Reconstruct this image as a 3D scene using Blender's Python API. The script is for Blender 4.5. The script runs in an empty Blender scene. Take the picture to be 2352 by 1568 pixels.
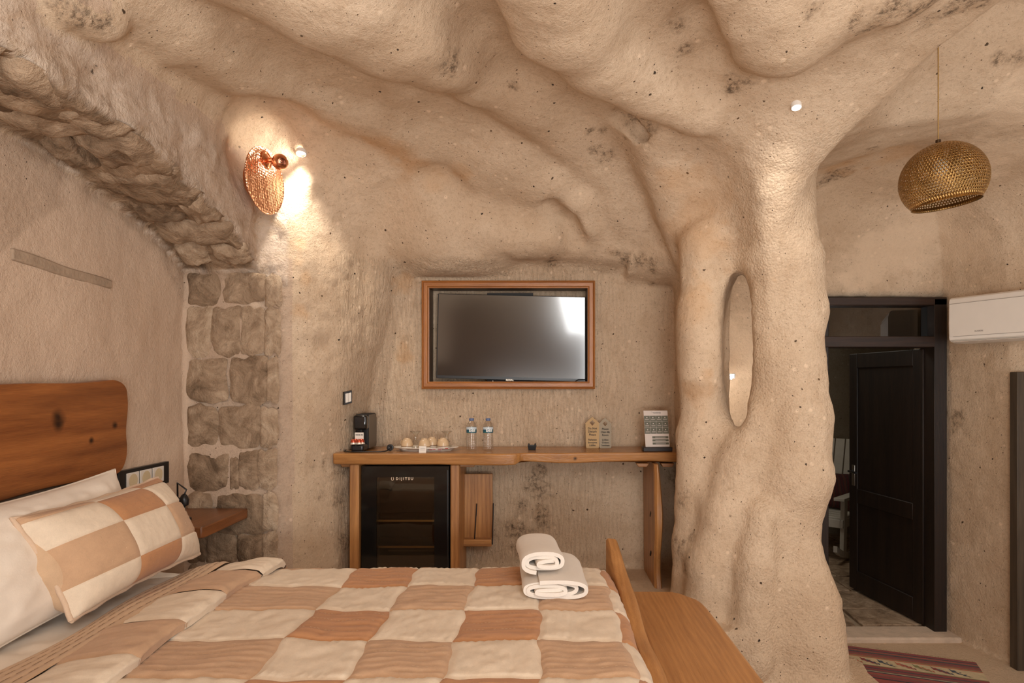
import bpy, bmesh, math, random
import numpy as np
from mathutils import Vector, Matrix
C = bpy.context.scene.collection
random.seed(4); rng = np.random.RandomState(7)
PI = math.pi
# ---------------------------------------------------------------- camera, world, lights
F_, CX, CY, EYE = 1480.0, 1240.0, 880.0, 1.35
cam_d = bpy.data.cameras.new('camera'); cam = bpy.data.objects.new('camera', cam_d); C.objects.link(cam)
cam.location = (0, 0, EYE); cam.rotation_euler = (PI/2, 0, 0)
cam_d.sensor_width = 36; cam_d.lens = F_/2352*36
cam_d.shift_x = -(CX-1176)/2352; cam_d.shift_y = (CY-784)/2352
cam_d.clip_start = .02
S = bpy.context.scene
S.camera = cam
S.view_settings.view_transform = 'Standard'; S.view_settings.look = 'None'
S.view_settings.gamma = 1; S.view_settings.use_curve_mapping = False
S.view_settings.exposure = 0.0
w = bpy.data.worlds.new('world'); S.world = w; w.use_nodes = True
w.node_tree.nodes['Background'].inputs[0].default_value = (1, .95, .88, 1)
w.node_tree.nodes['Background'].inputs[1].default_value = .05
try:
    S.cycles.max_bounces = 8; S.cycles.diffuse_bounces = 5
except Exception: pass

def area(name, loc, target, sx, sy, power, col, spread=180):
    d = bpy.data.lights.new(name, 'AREA'); d.shape = 'RECTANGLE'; d.size = sx; d.size_y = sy
    d.energy = power; d.color = col; d.spread = math.radians(spread)
    o = bpy.data.objects.new(name, d); C.objects.link(o); o.location = loc
    o.rotation_euler = (Vector(target)-Vector(loc)).to_track_quat('-Z', 'Y').to_euler()
    return o
def spot(name, loc, target, power, col, ang, blend=.5, r=.03):
    d = bpy.data.lights.new(name, 'SPOT'); d.energy = power; d.color = col; d.spot_size = math.radians(ang)
    d.spot_blend = blend; d.shadow_soft_size = r
    o = bpy.data.objects.new(name, d); C.objects.link(o); o.location = loc
    o.rotation_euler = (Vector(target)-Vector(loc)).to_track_quat('-Z', 'Y').to_euler()
    return o
WARM = (1, .97, .93)
area('window_light', (2.9, -.5, 1.5), (.2, 3.0, 1.9), 1.4, 1.5, 14, (.97, 1, 1.01))
area('back_fill', (1.15, -2.2, 1.6), (.3, 3.0, 1.7), 1.1, 1.9, 42, (.97, 1, 1.01))  # added unseen source, placed to brighten the right of the television screen
area('up_fill', (.0, -.9, .9), (.1, .0, 2.7), 1.2, .9, 78, (.98, 1, 1.0))  # added fill aimed upwards to even out the ceiling; no lamp known
area('overhead_fill', (.62, -.9, 2.35), (-.1, 1.1, .5), .8, .8, 34, (.99, 1, .99))  # added fill from above, behind the camera; no ceiling fixture known
area('entry_light', (3.0, 1.6, 1.1), (2.1, 4.2, 2.4), .6, .8, 12, (.98, 1, 1.01))

# ---------------------------------------------------------------- helpers
def P(px, py, Y):
    return Vector(((px-CX)/F_*Y, Y, EYE-(py-CY)/F_*Y))
def tag(o, label=None, cat=None, group=None, kind=None):
    if label: o['label'] = label
    if cat: o['category'] = cat
    if group: o['group'] = group
    if kind: o['kind'] = kind
    return o
def thing(name, label, cat, loc=(0, 0, 0), group=None, kind=None, rotz=0):
    o = bpy.data.objects.new(name, None); C.objects.link(o); o.location = loc; o.rotation_euler = (0, 0, rotz)
    o.empty_display_size = .05
    return tag(o, label, cat, group, kind)
def root_loc(p):
    L = Vector((0, 0, 0))
    while p is not None:
        L = L+Vector(p.location); p = p.parent
    return L
def link(name, me, mat=None, parent=None, smooth=None, local=False):
    """links mesh (world coordinates unless local) as one object under parent"""
    o = bpy.data.objects.new(name, me); C.objects.link(o)
    if mat is not None:
        me.materials.clear()
        me.materials.append(mat)
    if parent is not None:
        if not local:
            me.transform(Matrix.Translation(-root_loc(parent)))
        o.parent = parent
    if smooth is not None:
        me.polygons.foreach_set('use_smooth', [True]*len(me.polygons))
        if smooth < 180: me.set_sharp_from_angle(angle=math.radians(smooth))
    return o
def origin_to(o, loc):
    """moves the origin of a single-mesh thing"""
    o.data.transform(Matrix.Translation(-Vector(loc))); o.location = loc; return o
class MB:
    def __init__(s): s.v = []; s.f = []
    def add(s, v, f):
        n = len(s.v); s.v += [tuple(x) for x in v]; s.f += [tuple(i+n for i in q) for q in f]; return s
    def box(s, a, b, M=None):
        x0, y0, z0 = a; x1, y1, z1 = b
        v = [(x0,y0,z0),(x1,y0,z0),(x1,y1,z0),(x0,y1,z0),(x0,y0,z1),(x1,y0,z1),(x1,y1,z1),(x0,y1,z1)]
        if M is not None: v = [M @ Vector(p) for p in v]
        return s.add(v, [(0,3,2,1),(4,5,6,7),(0,1,5,4),(1,2,6,5),(2,3,7,6),(3,0,4,7)])
    def prism(s, poly, z0, z1, M=None):
        """poly in xy extruded z0..z1"""
        n = len(poly)
        v = [Vector((p[0], p[1], z0)) for p in poly]+[Vector((p[0], p[1], z1)) for p in poly]
        if M is not None: v = [M @ p for p in v]
        f = [tuple(range(n-1, -1, -1)), tuple(range(n, 2*n))]+[(i, (i+1) % n, (i+1) % n+n, i+n) for i in range(n)]
        return s.add(v, f)
    def lathe(s, prof, seg=32, M=None, cap=True):
        v = []; f = []
        for r, z in prof:
            for k in range(seg):
                a = 2*PI*k/seg; v.append(Vector((r*math.cos(a), r*math.sin(a), z)))
        if M is not None: v = [M @ p for p in v]
        for i in range(len(prof)-1):
            for k in range(seg):
                f.append((i*seg+k, i*seg+(k+1) % seg, (i+1)*seg+(k+1) % seg, (i+1)*seg+k))
        if cap:
            if prof[0][0] > 1e-4: f.append(tuple(range(seg-1, -1, -1)))
            if prof[-1][0] > 1e-4: f.append(tuple((len(prof)-1)*seg+k for k in range(seg)))
        return s.add(v, f)
    def tube(s, pts, r, seg=8):
        pts = [Vector(p) for p in pts]; rs = r if hasattr(r, '__len__') else [r]*len(pts)
        v = []; f = []; up = Vector((0, 0, 1))
        t0 = (pts[1]-pts[0]).normalized()
        n = t0.orthogonal().normalized()
        for i, p in enumerate(pts):
            t = (pts[min(i+1, len(pts)-1)]-pts[max(i-1, 0)]).normalized()
            n = (n-t*n.dot(t)).normalized(); b = t.cross(n)
            for k in range(seg):
                a = 2*PI*k/seg; v.append(p+(n*math.cos(a)+b*math.sin(a))*rs[i])
        for i in range(len(pts)-1):
            for k in range(seg):
                f.append((i*seg+k, i*seg+(k+1) % seg, (i+1)*seg+(k+1) % seg, (i+1)*seg+k))
        f.append(tuple(range(seg-1, -1, -1))); f.append(tuple((len(pts)-1)*seg+k for k in range(seg)))
        return s.add(v, f)
    def grid(s, A, flip=False):
        """A[i][j] -> point"""
        A = np.asarray(A, dtype=float); n, m = A.shape[:2]
        I = np.arange(n*m).reshape(n, m)
        q = np.stack([I[:-1, :-1], I[1:, :-1], I[1:, 1:], I[:-1, 1:]], -1).reshape(-1, 4)
        if flip: q = q[:, ::-1]
        return s.add(A.reshape(-1, 3), q.tolist())
    def mesh(s, name='m'):
        me = bpy.data.meshes.new(name); me.from_pydata(s.v, [], s.f); me.validate(); me.update(); return me
    def build(s, name, mat, parent=None, smooth=None, bevel=0, seg=2):
        o = link(name, s.mesh(name), mat, parent, smooth)
        if bevel:
            m = o.modifiers.new('b', 'BEVEL'); m.width = bevel; m.segments = seg; m.limit_method = 'ANGLE'; m.angle_limit = math.radians(35)
            o.data.polygons.foreach_set('use_smooth', [True]*len(o.data.polygons)); o.data.set_sharp_from_angle(angle=math.radians(35))
            m.harden_normals = False
        return o
def frame_M(loc, xax, zax):
    """matrix with local x and z axes given"""
    z = Vector(zax).normalized(); x = Vector(xax); x = (x-z*x.dot(z)).normalized(); y = z.cross(x)
    M = Matrix.Identity(4)
    for i in range(3): M[i][0] = x[i]; M[i][1] = y[i]; M[i][2] = z[i]; M[i][3] = loc[i]
    return M
def copy_tree(o, parent=None):
    c = o.copy(); C.objects.link(c)
    if parent is not None: c.parent = parent
    for ch in o.children: copy_tree(ch, c)
    return c
def text_mesh(txt, size, M, depth=.0004, align='CENTER', spacing=1.0, bold=0):
    cu = bpy.data.curves.new('t', 'FONT'); cu.body = txt; cu.size = size; cu.extrude = depth; cu.align_x = align
    cu.space_character = spacing; cu.resolution_u = 2; cu.offset = bold
    to = bpy.data.objects.new('t', cu); C.objects.link(to)
    dg = bpy.context.evaluated_depsgraph_get(); dg.update()
    me = bpy.data.meshes.new_from_object(to.evaluated_get(dg))
    bpy.data.objects.remove(to); bpy.data.curves.remove(cu)
    me.transform(M); return me

# ---------------------------------------------------------------- materials
def hexc(h):
    return tuple(((int(h[i:i+2], 16)/255+.055)/1.055)**2.4 if int(h[i:i+2], 16) > 10 else int(h[i:i+2], 16)/255/12.92 for i in (0, 2, 4))
class NT:
    def __init__(s, name, rough=.6, metal=0, spec=.5):
        s.m = bpy.data.materials.new(name); s.m.use_nodes = True; s.t = s.m.node_tree; s.b = s.t.nodes['Principled BSDF']
        s.b.inputs['Roughness'].default_value = rough; s.b.inputs['Metallic'].default_value = metal
        s.b.inputs['Specular IOR Level'].default_value = spec
        s.co = s.n('ShaderNodeTexCoord').outputs['Object']
    def n(s, t, **k):
        x = s.t.nodes.new(t)
        for a, b in k.items(): setattr(x, a, b)
        return x
    def l(s, a, b): s.t.links.new(a, b)
    def map(s, scale=(1, 1, 1), rot=(0, 0, 0), co=None):
        m = s.n('ShaderNodeMapping'); m.inputs['Scale'].default_value = scale; m.inputs['Rotation'].default_value = rot
        s.l(co or s.co, m.inputs['Vector']); return m.outputs[0]
    def noise(s, sc, det=4, rough=.5, dist=0, co=None):
        x = s.n('ShaderNodeTexNoise'); x.inputs['Scale'].default_value = sc; x.inputs['Detail'].default_value = det
        x.inputs['Roughness'].default_value = rough; x.inputs['Distortion'].default_value = dist
        s.l(co or s.co, x.inputs['Vector']); return x.outputs['Fac']
    def voro(s, sc, feat='F1', rnd=1, co=None, out='Distance'):
        x = s.n('ShaderNodeTexVoronoi', feature=feat); x.inputs['Scale'].default_value = sc; x.inputs['Randomness'].default_value = rnd
        s.l(co or s.co, x.inputs['Vector']); return x.outputs[out]
    def ramp(s, v, stops, interp='LINEAR'):
        r = s.n('ShaderNodeValToRGB'); r.color_ramp.interpolation = interp
        while len(r.color_ramp.elements) < len(stops): r.color_ramp.elements.new(.5)
        for e, (p, c) in zip(r.color_ramp.elements, stops):
            e.position = p; e.color = tuple(c)+(1,) if hasattr(c, '__len__') else (c, c, c, 1)
        s.l(v, r.inputs[0]); return r.outputs[0]
    def rng(s, v, a, b, c=0, d=1):
        r = s.n('ShaderNodeMapRange'); r.clamp = True
        for i, x in zip((1, 2, 3, 4), (a, b, c, d)): r.inputs[i].default_value = x
        s.l(v, r.inputs[0]); return r.outputs[0]
    def math(s, op, a, b=0, c=None):
        m = s.n('ShaderNodeMath', operation=op)
        for i, x in enumerate((a, b) if c is None else (a, b, c)):
            if hasattr(x, 'links'): s.l(x, m.inputs[i])
            else: m.inputs[i].default_value = x
        return m.outputs[0]
    def mix(s, f, a, b, mode='MIX'):
        m = s.n('ShaderNodeMix', data_type='RGBA', blend_type=mode)
        for i, x in ((0, f), (6, a), (7, b)):
            if hasattr(x, 'links'): s.l(x, m.inputs[i])
            else: m.inputs[i].default_value = x if not hasattr(x, '__len__') else (tuple(x)+(1,))[:4]
        return m.outputs[2]
    def attr(s, name):
        return s.n('ShaderNodeAttribute', attribute_name=name).outputs['Fac']
    def col(s, c):
        if hasattr(c, 'links'): s.l(c, s.b.inputs['Base Color'])
        else: s.b.inputs['Base Color'].default_value = (tuple(c)+(1,))[:4]
        return s
    def bump(s, h, dist=.01, st=1.0):
        b = s.n('ShaderNodeBump'); b.inputs['Distance'].default_value = dist; b.inputs['Strength'].default_value = st
        s.l(h, b.inputs['Height']); s.l(b.outputs[0], s.b.inputs['Normal']); return s

def simple(name, c, rough=.5, metal=0, spec=.5, var=.06, bump=0, bs=300):
    k = NT(name, rough, metal, spec)
    n = k.noise(14, 3)
    c2 = tuple(x*(1-var*2) for x in c)
    k.col(k.mix(n, c2, tuple(min(1, x*(1+var)) for x in c)))
    if bump: k.bump(k.noise(bs, 2), bump)
    return k.m
def wood(name, dark, light, axis='x', sc=1.0, rough=.38, knots=(), deep=None):
    k = NT(name, rough, 0, .45)
    s = {'x': (.6, 7, 7), 'y': (7, .6, 7), 'z': (7, 7, .6)}[axis]
    co = k.map(tuple(v*sc for v in s))
    big = k.noise(1.0, 5, .6, 1.4, co)
    w_ = k.n('ShaderNodeTexWave', wave_type='BANDS', bands_direction={'x': 'Y', 'y': 'X', 'z': 'X'}[axis])
    w_.inputs['Scale'].default_value = .9; w_.inputs['Distortion'].default_value = 9; w_.inputs['Detail'].default_value = 3
    w_.inputs['Detail Scale'].default_value = .8
    k.l(co, w_.inputs['Vector'])
    fine = k.noise(9, 3, .6, 0, k.map(tuple(v*sc*(3 if v > 1 else 1.2) for v in s)))
    f = k.math('ADD', k.math('MULTIPLY', big, .62), k.math('ADD', k.math('MULTIPLY', w_.outputs['Fac'], .10), k.math('MULTIPLY', fine, .32)))
    mid = tuple((a+b)/2 for a, b in zip(dark, light))
    c = k.ramp(f, [(.3, dark), (.5, mid), (.7, light)])
    if deep: c = k.mix(k.rng(k.noise(1.3, 2, .5, .6, k.map(tuple(v*.35 for v in s))), .48, .62), c, deep)
    for (kx, ky, kz, kr) in knots:
        g = k.n('ShaderNodeVectorMath', operation='DISTANCE'); g.inputs[1].default_value = (kx, ky, kz)
        dco = k.n('ShaderNodeVectorMath', operation='ADD'); nz = k.n('ShaderNodeTexNoise'); nz.inputs['Scale'].default_value = 9
        k.l(k.co, nz.inputs['Vector'])
        sc_ = k.n('ShaderNodeVectorMath', operation='SCALE'); sc_.inputs['Scale'].default_value = kr*1.6
        k.l(nz.outputs['Color'], sc_.inputs[0]); k.l(k.co, dco.inputs[0]); k.l(sc_.outputs[0], dco.inputs[1]); k.l(dco.outputs[0], g.inputs[0])
        g.inputs[1].default_value = (kx+kr*.8, ky+kr*.8, kz+kr*.8)
        c = k.mix(k.rng(g.outputs['Value'], kr*.25, kr*1.1, .95, 0), c, tuple(x*.12 for x in dark))
    k.col(c); k.bump(k.math('ADD', fine, k.math('MULTIPLY', f, .6)), .0012, .6)
    return k.m

def rock_mat(name, base, dark, spec=.18, stone=True, specks=True):
    """plastered tuff: 'stain','chisel','stone','rough','pale' vertex attributes steer it"""
    k = NT(name, .9, 0, spec)
    big = k.noise(1.7, 4, .55, .4); med = k.noise(9, 5, .62, .3); fine = k.noise(55, 5, .7); grit = k.noise(210, 4, .75)
    c = k.mix(k.rng(big, .36, .66), base, tuple(b*.55+d*.45 for b, d in zip(base, dark)))
    c = k.mix(k.rng(med, .5, .78, 0, .5), c, dark)
    c = k.mix(k.rng(fine, .50, .72, 0, .5), c, tuple(d*.8 for d in dark))
    c = k.mix(k.rng(grit, .52, .72, 0, .45), c, tuple(d*.7 for d in dark))
    pale = tuple(min(1, b*1.14) for b in base)
    v2 = k.voro(16)
    c = k.mix(k.math('MULTIPLY', k.rng(v2, .10, .2, 1, 0), k.rng(k.noise(7, 2), .5, .6)), c, pale)
    if specks:
        # dark volcanic inclusions, sparse and irregular
        wob = k.n('ShaderNodeVectorMath', operation='ADD'); nz = k.n('ShaderNodeTexNoise'); nz.inputs['Scale'].default_value = 60
        k.l(k.co, nz.inputs['Vector']); sc = k.n('ShaderNodeVectorMath', operation='SCALE'); sc.inputs['Scale'].default_value = .016
        k.l(nz.outputs['Color'], sc.inputs[0]); k.l(sc.outputs[0], wob.inputs[0]); k.l(k.co, wob.inputs[1])
        for (s_, r_, keep) in ((13, .085, .50), (34, .11, .56), (6.5, .055, .6), (70, .13, .6)):
            x = k.n('ShaderNodeTexVoronoi'); x.inputs['Scale'].default_value = s_; k.l(wob.outputs[0], x.inputs['Vector'])
            d = k.rng(x.outputs['Distance'], r_*.7, r_, 1, 0)
            sep = k.n('ShaderNodeSeparateColor'); k.l(x.outputs['Color'], sep.inputs[0])
            sel = k.rng(sep.outputs[0], keep, keep+.06)
            shade = k.mix(sep.outputs[1], (.035, .025, .02), (.16, .10, .055))
            c = k.mix(k.math('MULTIPLY', d, sel), c, shade)
    stain_shade = k.attr('stain_shade')
    sn = k.math('MULTIPLY', stain_shade, k.rng(k.noise(38, 7, .8), .46, .62))
    c = k.mix(k.rng(stain_shade, .0, 1.0, 0, .3), c, (.30, .17, .075))
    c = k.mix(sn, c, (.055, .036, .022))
    och = k.attr('ochre'); c = k.mix(k.math('MULTIPLY', och, k.rng(k.noise(5, 4), .3, .6, .4, .9)), c, (.55, .27, .085))
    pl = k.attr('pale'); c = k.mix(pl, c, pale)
    st = k.attr('stone')
    scn = k.noise(7, 6, .68, 1.0)
    scol = k.ramp(scn, [(.30, (.11, .072, .046)), (.48, (.25, .165, .10)), (.62, (.42, .29, .185)), (.75, (.56, .42, .29))])
    c = k.mix(st, c, scol)
    wh = k.attr('plaster'); c = k.mix(k.math('MULTIPLY', wh, k.rng(k.noise(11, 5, .7, .8), .34, .6)), c, (.66, .53, .42))
    k.col(c)
    ch = k.attr('chisel')
    grooves = k.noise(1, 5, .65, 1.0, k.map((62, 62, 13)))
    rg = k.attr('rough')
    gran = k.voro(85); gran2 = k.noise(120, 4, .65)
    h = k.math('ADD', k.math('MULTIPLY', fine, .95), k.math('MULTIPLY', grit, .34))
    h = k.math('ADD', h, k.math('MULTIPLY', med, .55))
    h = k.math('ADD', h, k.math('MULTIPLY', k.math('MULTIPLY', grooves, ch), 2.6))
    h = k.math('ADD', h, k.math('MULTIPLY', k.math('ADD', k.math('MULTIPLY', gran, -1.0), gran2), k.math('MULTIPLY', rg, .62)))
    h = k.math('ADD', h, k.math('MULTIPLY', k.math('MULTIPLY', scn, st), 4.0))
    k.bump(h, .010, .8)
    return k.m
# ---------------------------------------------------------------- cave (implicit surface, meshed with surface nets)
VX = .02
def smax(a, b, k):
    h = np.maximum(k-np.abs(a-b), 0)/k
    return np.maximum(a, b)+h*h*k*.25
def smin(a, b, k): return -smax(-a, -b, k)
def polysd(x, y, poly):
    p = np.array(poly, float); n = len(p)
    d = np.full(np.broadcast(x, y).shape, 1e9); s = np.ones(d.shape)
    for i in range(n):
        a = p[i]; b = p[i-1]; e = b-a; wx = x-a[0]; wy = y-a[1]
        t = np.clip((wx*e[0]+wy*e[1])/(e@e), 0, 1)
        d = np.minimum(d, (wx-e[0]*t)**2+(wy-e[1]*t)**2)
        c1 = y >= a[1]; c2 = y < b[1]; c3 = e[0]*wy > e[1]*wx
        s = np.where((c1 & c2 & c3) | (~c1 & ~c2 & ~c3), -s, s)
    return s*np.sqrt(d)
MAIN = [(-1.40,-2.6),(-1.40,3.22),(-1.33,3.25),(-1.22,3.36),(-1.13,3.5),(-1.0,3.68),(-.8,3.79),(.60,3.79),(.80,3.62),(.86,3.36),
        (1.08,3.04),(1.30,3.2),(1.36,4.48),(2.80,4.48),(2.92,4.02),(3.05,3.8),(3.25,3.3),(3.4,2.6),(3.4,-2.6)]
NICHE = [(-1.09,3.3),(-1.05,3.87),(.81,3.87),(.775,3.3)]
RIGHT = [(1.18,3.30),(1.10,3.7),(1.12,4.5),(2.80,4.5),(2.85,4.3),(2.92,4.02),(3.05,3.8),(3.25,3.3),(3.4,2.5),(3.4,.6),(1.0,.6),(1.0,3.0)]
RFRONT = [(1.68,.9),(1.66,2.1),(1.54,2.47),(1.46,2.70),(1.15,3.02),(1.0,5),(4,5),(4,.9)]
def archz(y):     # soffit height of the stone arch along the bed head wall
    return 2.21-.29*np.clip(np.abs((y-1.7)/1.5), 0, 1.3)**2.6
def base_air(X, Y, Z):
    """negative in air"""
    A = polysd(X[:, :, :1], Y[:, :, :1], MAIN)
    zc = 2.66+.05*np.sin(X*1.7+.4)*np.cos(Y*1.3)
    kk = .42+.75*np.clip((X+1.35)/.7, 0, 1)
    s = smax(A, Z-zc, kk)
    N = smax(polysd(X[:, :, :1], Y[:, :, :1], NICHE), Z-(2.055-.05*(X > .5)+.02*np.sin(X*5+1)-.05*(X-.0)), .07)
    N = smax(N, -(X+1.06-.20*np.clip((Z-1.15)/.75, 0, 1)), .06)
    s = smin(s, N, .12)
    R = smax(polysd(X[:, :, :1], Y[:, :, :1], RIGHT), Z-(2.62+.33*np.clip((X-1.45)/.3, 0, 1)*(1-np.clip((Y-2.70)/.45, 0, 1))), .7)
    R = smax(R, polysd(X[:, :, :1], Y[:, :, :1], RFRONT), .12)
    s = smin(s, R, .10)
    # headboard recess under the arch
    q = smax(np.abs(Y-.4)-2.80, X+1.25, .02); q = smax(q, -1.76-X, .02)
    q = smax(q, Z-archz(Y)-.02*np.sin(Y*9)*np.sin(X*7), .04)
    s = smin(s, q, .04)
    # door opening towards the next room
    dr = np.maximum(np.maximum(np.abs(X-2.385)-.435, np.abs(Y-4.6)-.35), Z-1.955)
    s = smin(s, dr, .05)
    # second doorway, right
    d2 = smax(smax(np.abs(X-3.31)-.41, np.abs(Y-3.62)-.37, .05), Z-1.42+.25*np.maximum(3.35-X, 0)**2, .05)
    s = smin(s, d2, .05)
    # floor levels
    s = np.maximum(s, -.40-Z)
    s = smax(s, -np.maximum(np.maximum(X-1.55, Y-3.17), Z-0), .02)
    s = smax(s, -np.maximum(np.maximum(X-.95, 2.87-Y), Z-.24), .02)
    return s.astype(np.float32)
def base_pt(p):
    X = np.array(p[0]).reshape(1, 1, 1); Y = np.array(p[1]).reshape(1, 1, 1); Z = np.array(p[2]).reshape(1, 1, 1)
    return float(base_air(X, Y, Z)[0, 0, 0])
def base_hit(px, py):
    d = Vector(((px-CX)/F_, 1, -(py-CY)/F_)).normalized(); t = .9
    for _ in range(90):
        p = Vector((0, 0, EYE))+d*t; v = base_pt(p)
        if v > -.004: break
        t += max(-v*.7, .004)
    e = .02
    g = Vector([base_pt(p+Vector(a)*e)-base_pt(p-Vector(a)*e) for a in ((1,0,0),(0,1,0),(0,0,1))])
    return p, -g.normalized()      # normal into the air
class Field:
    def __init__(s, lo, hi, h):
        s.lo = np.array(lo, float); s.h = h
        s.n = [int(round((b-a)/h))+1 for a, b in zip(lo, hi)]
        s.ax = [s.lo[i]+h*np.arange(s.n[i]) for i in range(3)]
        X = s.ax[0][:, None, None]; Y = s.ax[1][None, :, None]; Z = s.ax[2][None, None, :]
        X2 = X+0*Y; Y2 = Y+0*X
        s.v = base_air(X2, Y2, Z)
    def block(s, lo, hi):
        i0 = [max(0, int((lo[i]-s.lo[i])/s.h)) for i in range(3)]; i1 = [min(s.n[i], int((hi[i]-s.lo[i])/s.h)+2) for i in range(3)]
        if any(a >= b for a, b in zip(i0, i1)): return None
        sl = tuple(slice(a, b) for a, b in zip(i0, i1))
        return sl, s.ax[0][sl[0]][:, None, None], s.ax[1][sl[1]][None, :, None], s.ax[2][sl[2]][None, None, :]
    def capsules(s, pts, rs, k, add=True):
        """add rock (add) or carve air along a polyline of balls"""
        m = k+.03
        lo = [min(p[i]-r for p, r in zip(pts, rs))-m for i in range(3)]; hi = [max(p[i]+r for p, r in zip(pts, rs))+m for i in range(3)]
        B = s.block(lo, hi)
        if B is None: return
        sl, X, Y, Z = B; d = None
        for a, b, ra, rb in zip(pts[:-1], pts[1:], rs[:-1], rs[1:]):
            e = [b[i]-a[i] for i in range(3)]; L = sum(x*x for x in e)+1e-9
            t = np.clip(((X-a[0])*e[0]+(Y-a[1])*e[1]+(Z-a[2])*e[2])/L, 0, 1)
            q = np.sqrt((X-a[0]-e[0]*t)**2+(Y-a[1]-e[1]*t)**2+(Z-a[2]-e[2]*t)**2)-(ra+(rb-ra)*t)
            d = q if d is None else smin(d, q, .04)
        s.v[sl] = smax(s.v[sl], -d, k) if add else smin(s.v[sl], d, k)
    def sample(s, P_):
        g = (P_-s.lo)/s.h; i = np.clip(np.floor(g).astype(int), 0, np.array(s.n)-2); f = g-i; r = 0
        for a in (0, 1):
            for b in (0, 1):
                for c in (0, 1):
                    wt = (f[..., 0] if a else 1-f[..., 0])*(f[..., 1] if b else 1-f[..., 1])*(f[..., 2] if c else 1-f[..., 2])
                    r = r+wt*s.v[i[..., 0]+a, i[..., 1]+b, i[..., 2]+c]
        return r
    def hit(s, px, py, t0=1.3):
        d = np.array(((px-CX)/F_, 1, -(py-CY)/F_)); d /= np.linalg.norm(d)
        t = np.arange(t0, 7, .01); pts = np.array((0, 0, EYE))+t[:, None]*d
        ok = np.all((pts >= s.lo) & (pts <= s.lo+s.h*(np.array(s.n)-1)), 1)
        v = np.where(ok, s.sample(np.clip(pts, s.lo, s.lo+s.h*(np.array(s.n)-1.001))), -1)
        i = np.argmax(v > 0)
        return pts[i] if v[i] > 0 else None
    def nets(s):
        v = s.v; ins = v < 0
        cnt = np.zeros([n-1 for n in s.n], np.uint8)
        offs = [(a, b, c) for a in (0, 1) for b in (0, 1) for c in (0, 1)]
        for a, b, c in offs: cnt += ins[a:s.n[0]-1+a, b:s.n[1]-1+b, c:s.n[2]-1+c]
        act = np.argwhere((cnt > 0) & (cnt < 8)).astype(np.int32)
        idx = np.full(cnt.shape, -1, np.int32); idx[act[:, 0], act[:, 1], act[:, 2]] = np.arange(len(act))
        cv = np.stack([v[act[:, 0]+a, act[:, 1]+b, act[:, 2]+c] for a, b, c in offs], 1)
        acc = np.zeros((len(act), 3)); num = np.zeros(len(act))
        O = np.array(offs, float)
        for i in range(8):
            for j in range(i+1, 8):
                if abs(O[i]-O[j]).sum() != 1: continue
                cr = (cv[:, i] < 0) != (cv[:, j] < 0)
                t = cv[:, i]/(cv[:, i]-cv[:, j]+1e-12)
                acc += np.where(cr[:, None], O[i]+(O[j]-O[i])*t[:, None], 0); num += cr
        V = s.lo+s.h*(act+acc/num[:, None])
        Q = []
        for ax in range(3):
            a1, a2 = [(1, 2), (2, 0), (0, 1)][ax]
            sl0 = [slice(1, n-1) for n in s.n]; sl0[ax] = slice(0, s.n[ax]-1); sl1 = list(sl0); sl1[ax] = slice(1, s.n[ax])
            A = ins[tuple(sl0)]; B_ = ins[tuple(sl1)]
            for flip, msk in ((False, A & ~B_), (True, ~A & B_)):
                e = np.argwhere(msk)
                e = e+np.array([0 if i == ax else 1 for i in range(3)])
                def cell(d1, d2):
                    q = e.copy(); q[:, a1] -= d1; q[:, a2] -= d2; return idx[q[:, 0], q[:, 1], q[:, 2]]
                q = np.stack([cell(0, 0), cell(1, 0), cell(1, 1), cell(0, 1)], 1)
                Q.append(q if flip else q[:, ::-1])     # normals towards the air (negative) side
        Q = np.concatenate(Q); Q = Q[np.all(Q >= 0, 1)]
        return V, Q
def vnoise(P_, sc, seed=0):
    g = P_*sc; i = np.floor(g).astype(np.int64); f = g-i; f = f*f*(3-2*f); r = 0
    for a in (0, 1):
        for b in (0, 1):
            for c in (0, 1):
                h = ((i[:, 0]+a)*73856093) ^ ((i[:, 1]+b)*19349663) ^ ((i[:, 2]+c)*83492791) ^ (seed*2654435)
                h = (h*1103515245+12345) & 0x7fffffff; h = ((h >> 7)*48271) % 65521
                wt = (f[:, 0] if a else 1-f[:, 0])*(f[:, 1] if b else 1-f[:, 1])*(f[:, 2] if c else 1-f[:, 2])
                r = r+wt*(h/65521.)
    return r*2-1
def vnormals(V, Q):
    n = np.cross(V[Q[:, 2]]-V[Q[:, 0]], V[Q[:, 3]]-V[Q[:, 1]]); N = np.zeros_like(V)
    for i in range(4): np.add.at(N, Q[:, i], n)
    return N/(np.linalg.norm(N, axis=1, keepdims=True)+1e-12)

FD = Field((-1.9, .9, -.5), (3.6, 4.86, 3.1), VX)
print('field', FD.n)
def stroke(pts, k=.05, add=True, fld=None):
    """pts: (px, py, half width in px, height in m); bulges (or hollows) lying on the base surface"""
    cs = []; rs = []
    for px, py, wpx, pr in pts:
        p, n = base_hit(px, py); W = wpx*p[1]/F_; r = (W*W+pr*pr)/(2*pr)
        c = p-n*(r-pr) if add else p+n*(r-pr)
        cs.append(c); rs.append(r)
    FD.capsules(cs, rs, k, add)
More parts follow.
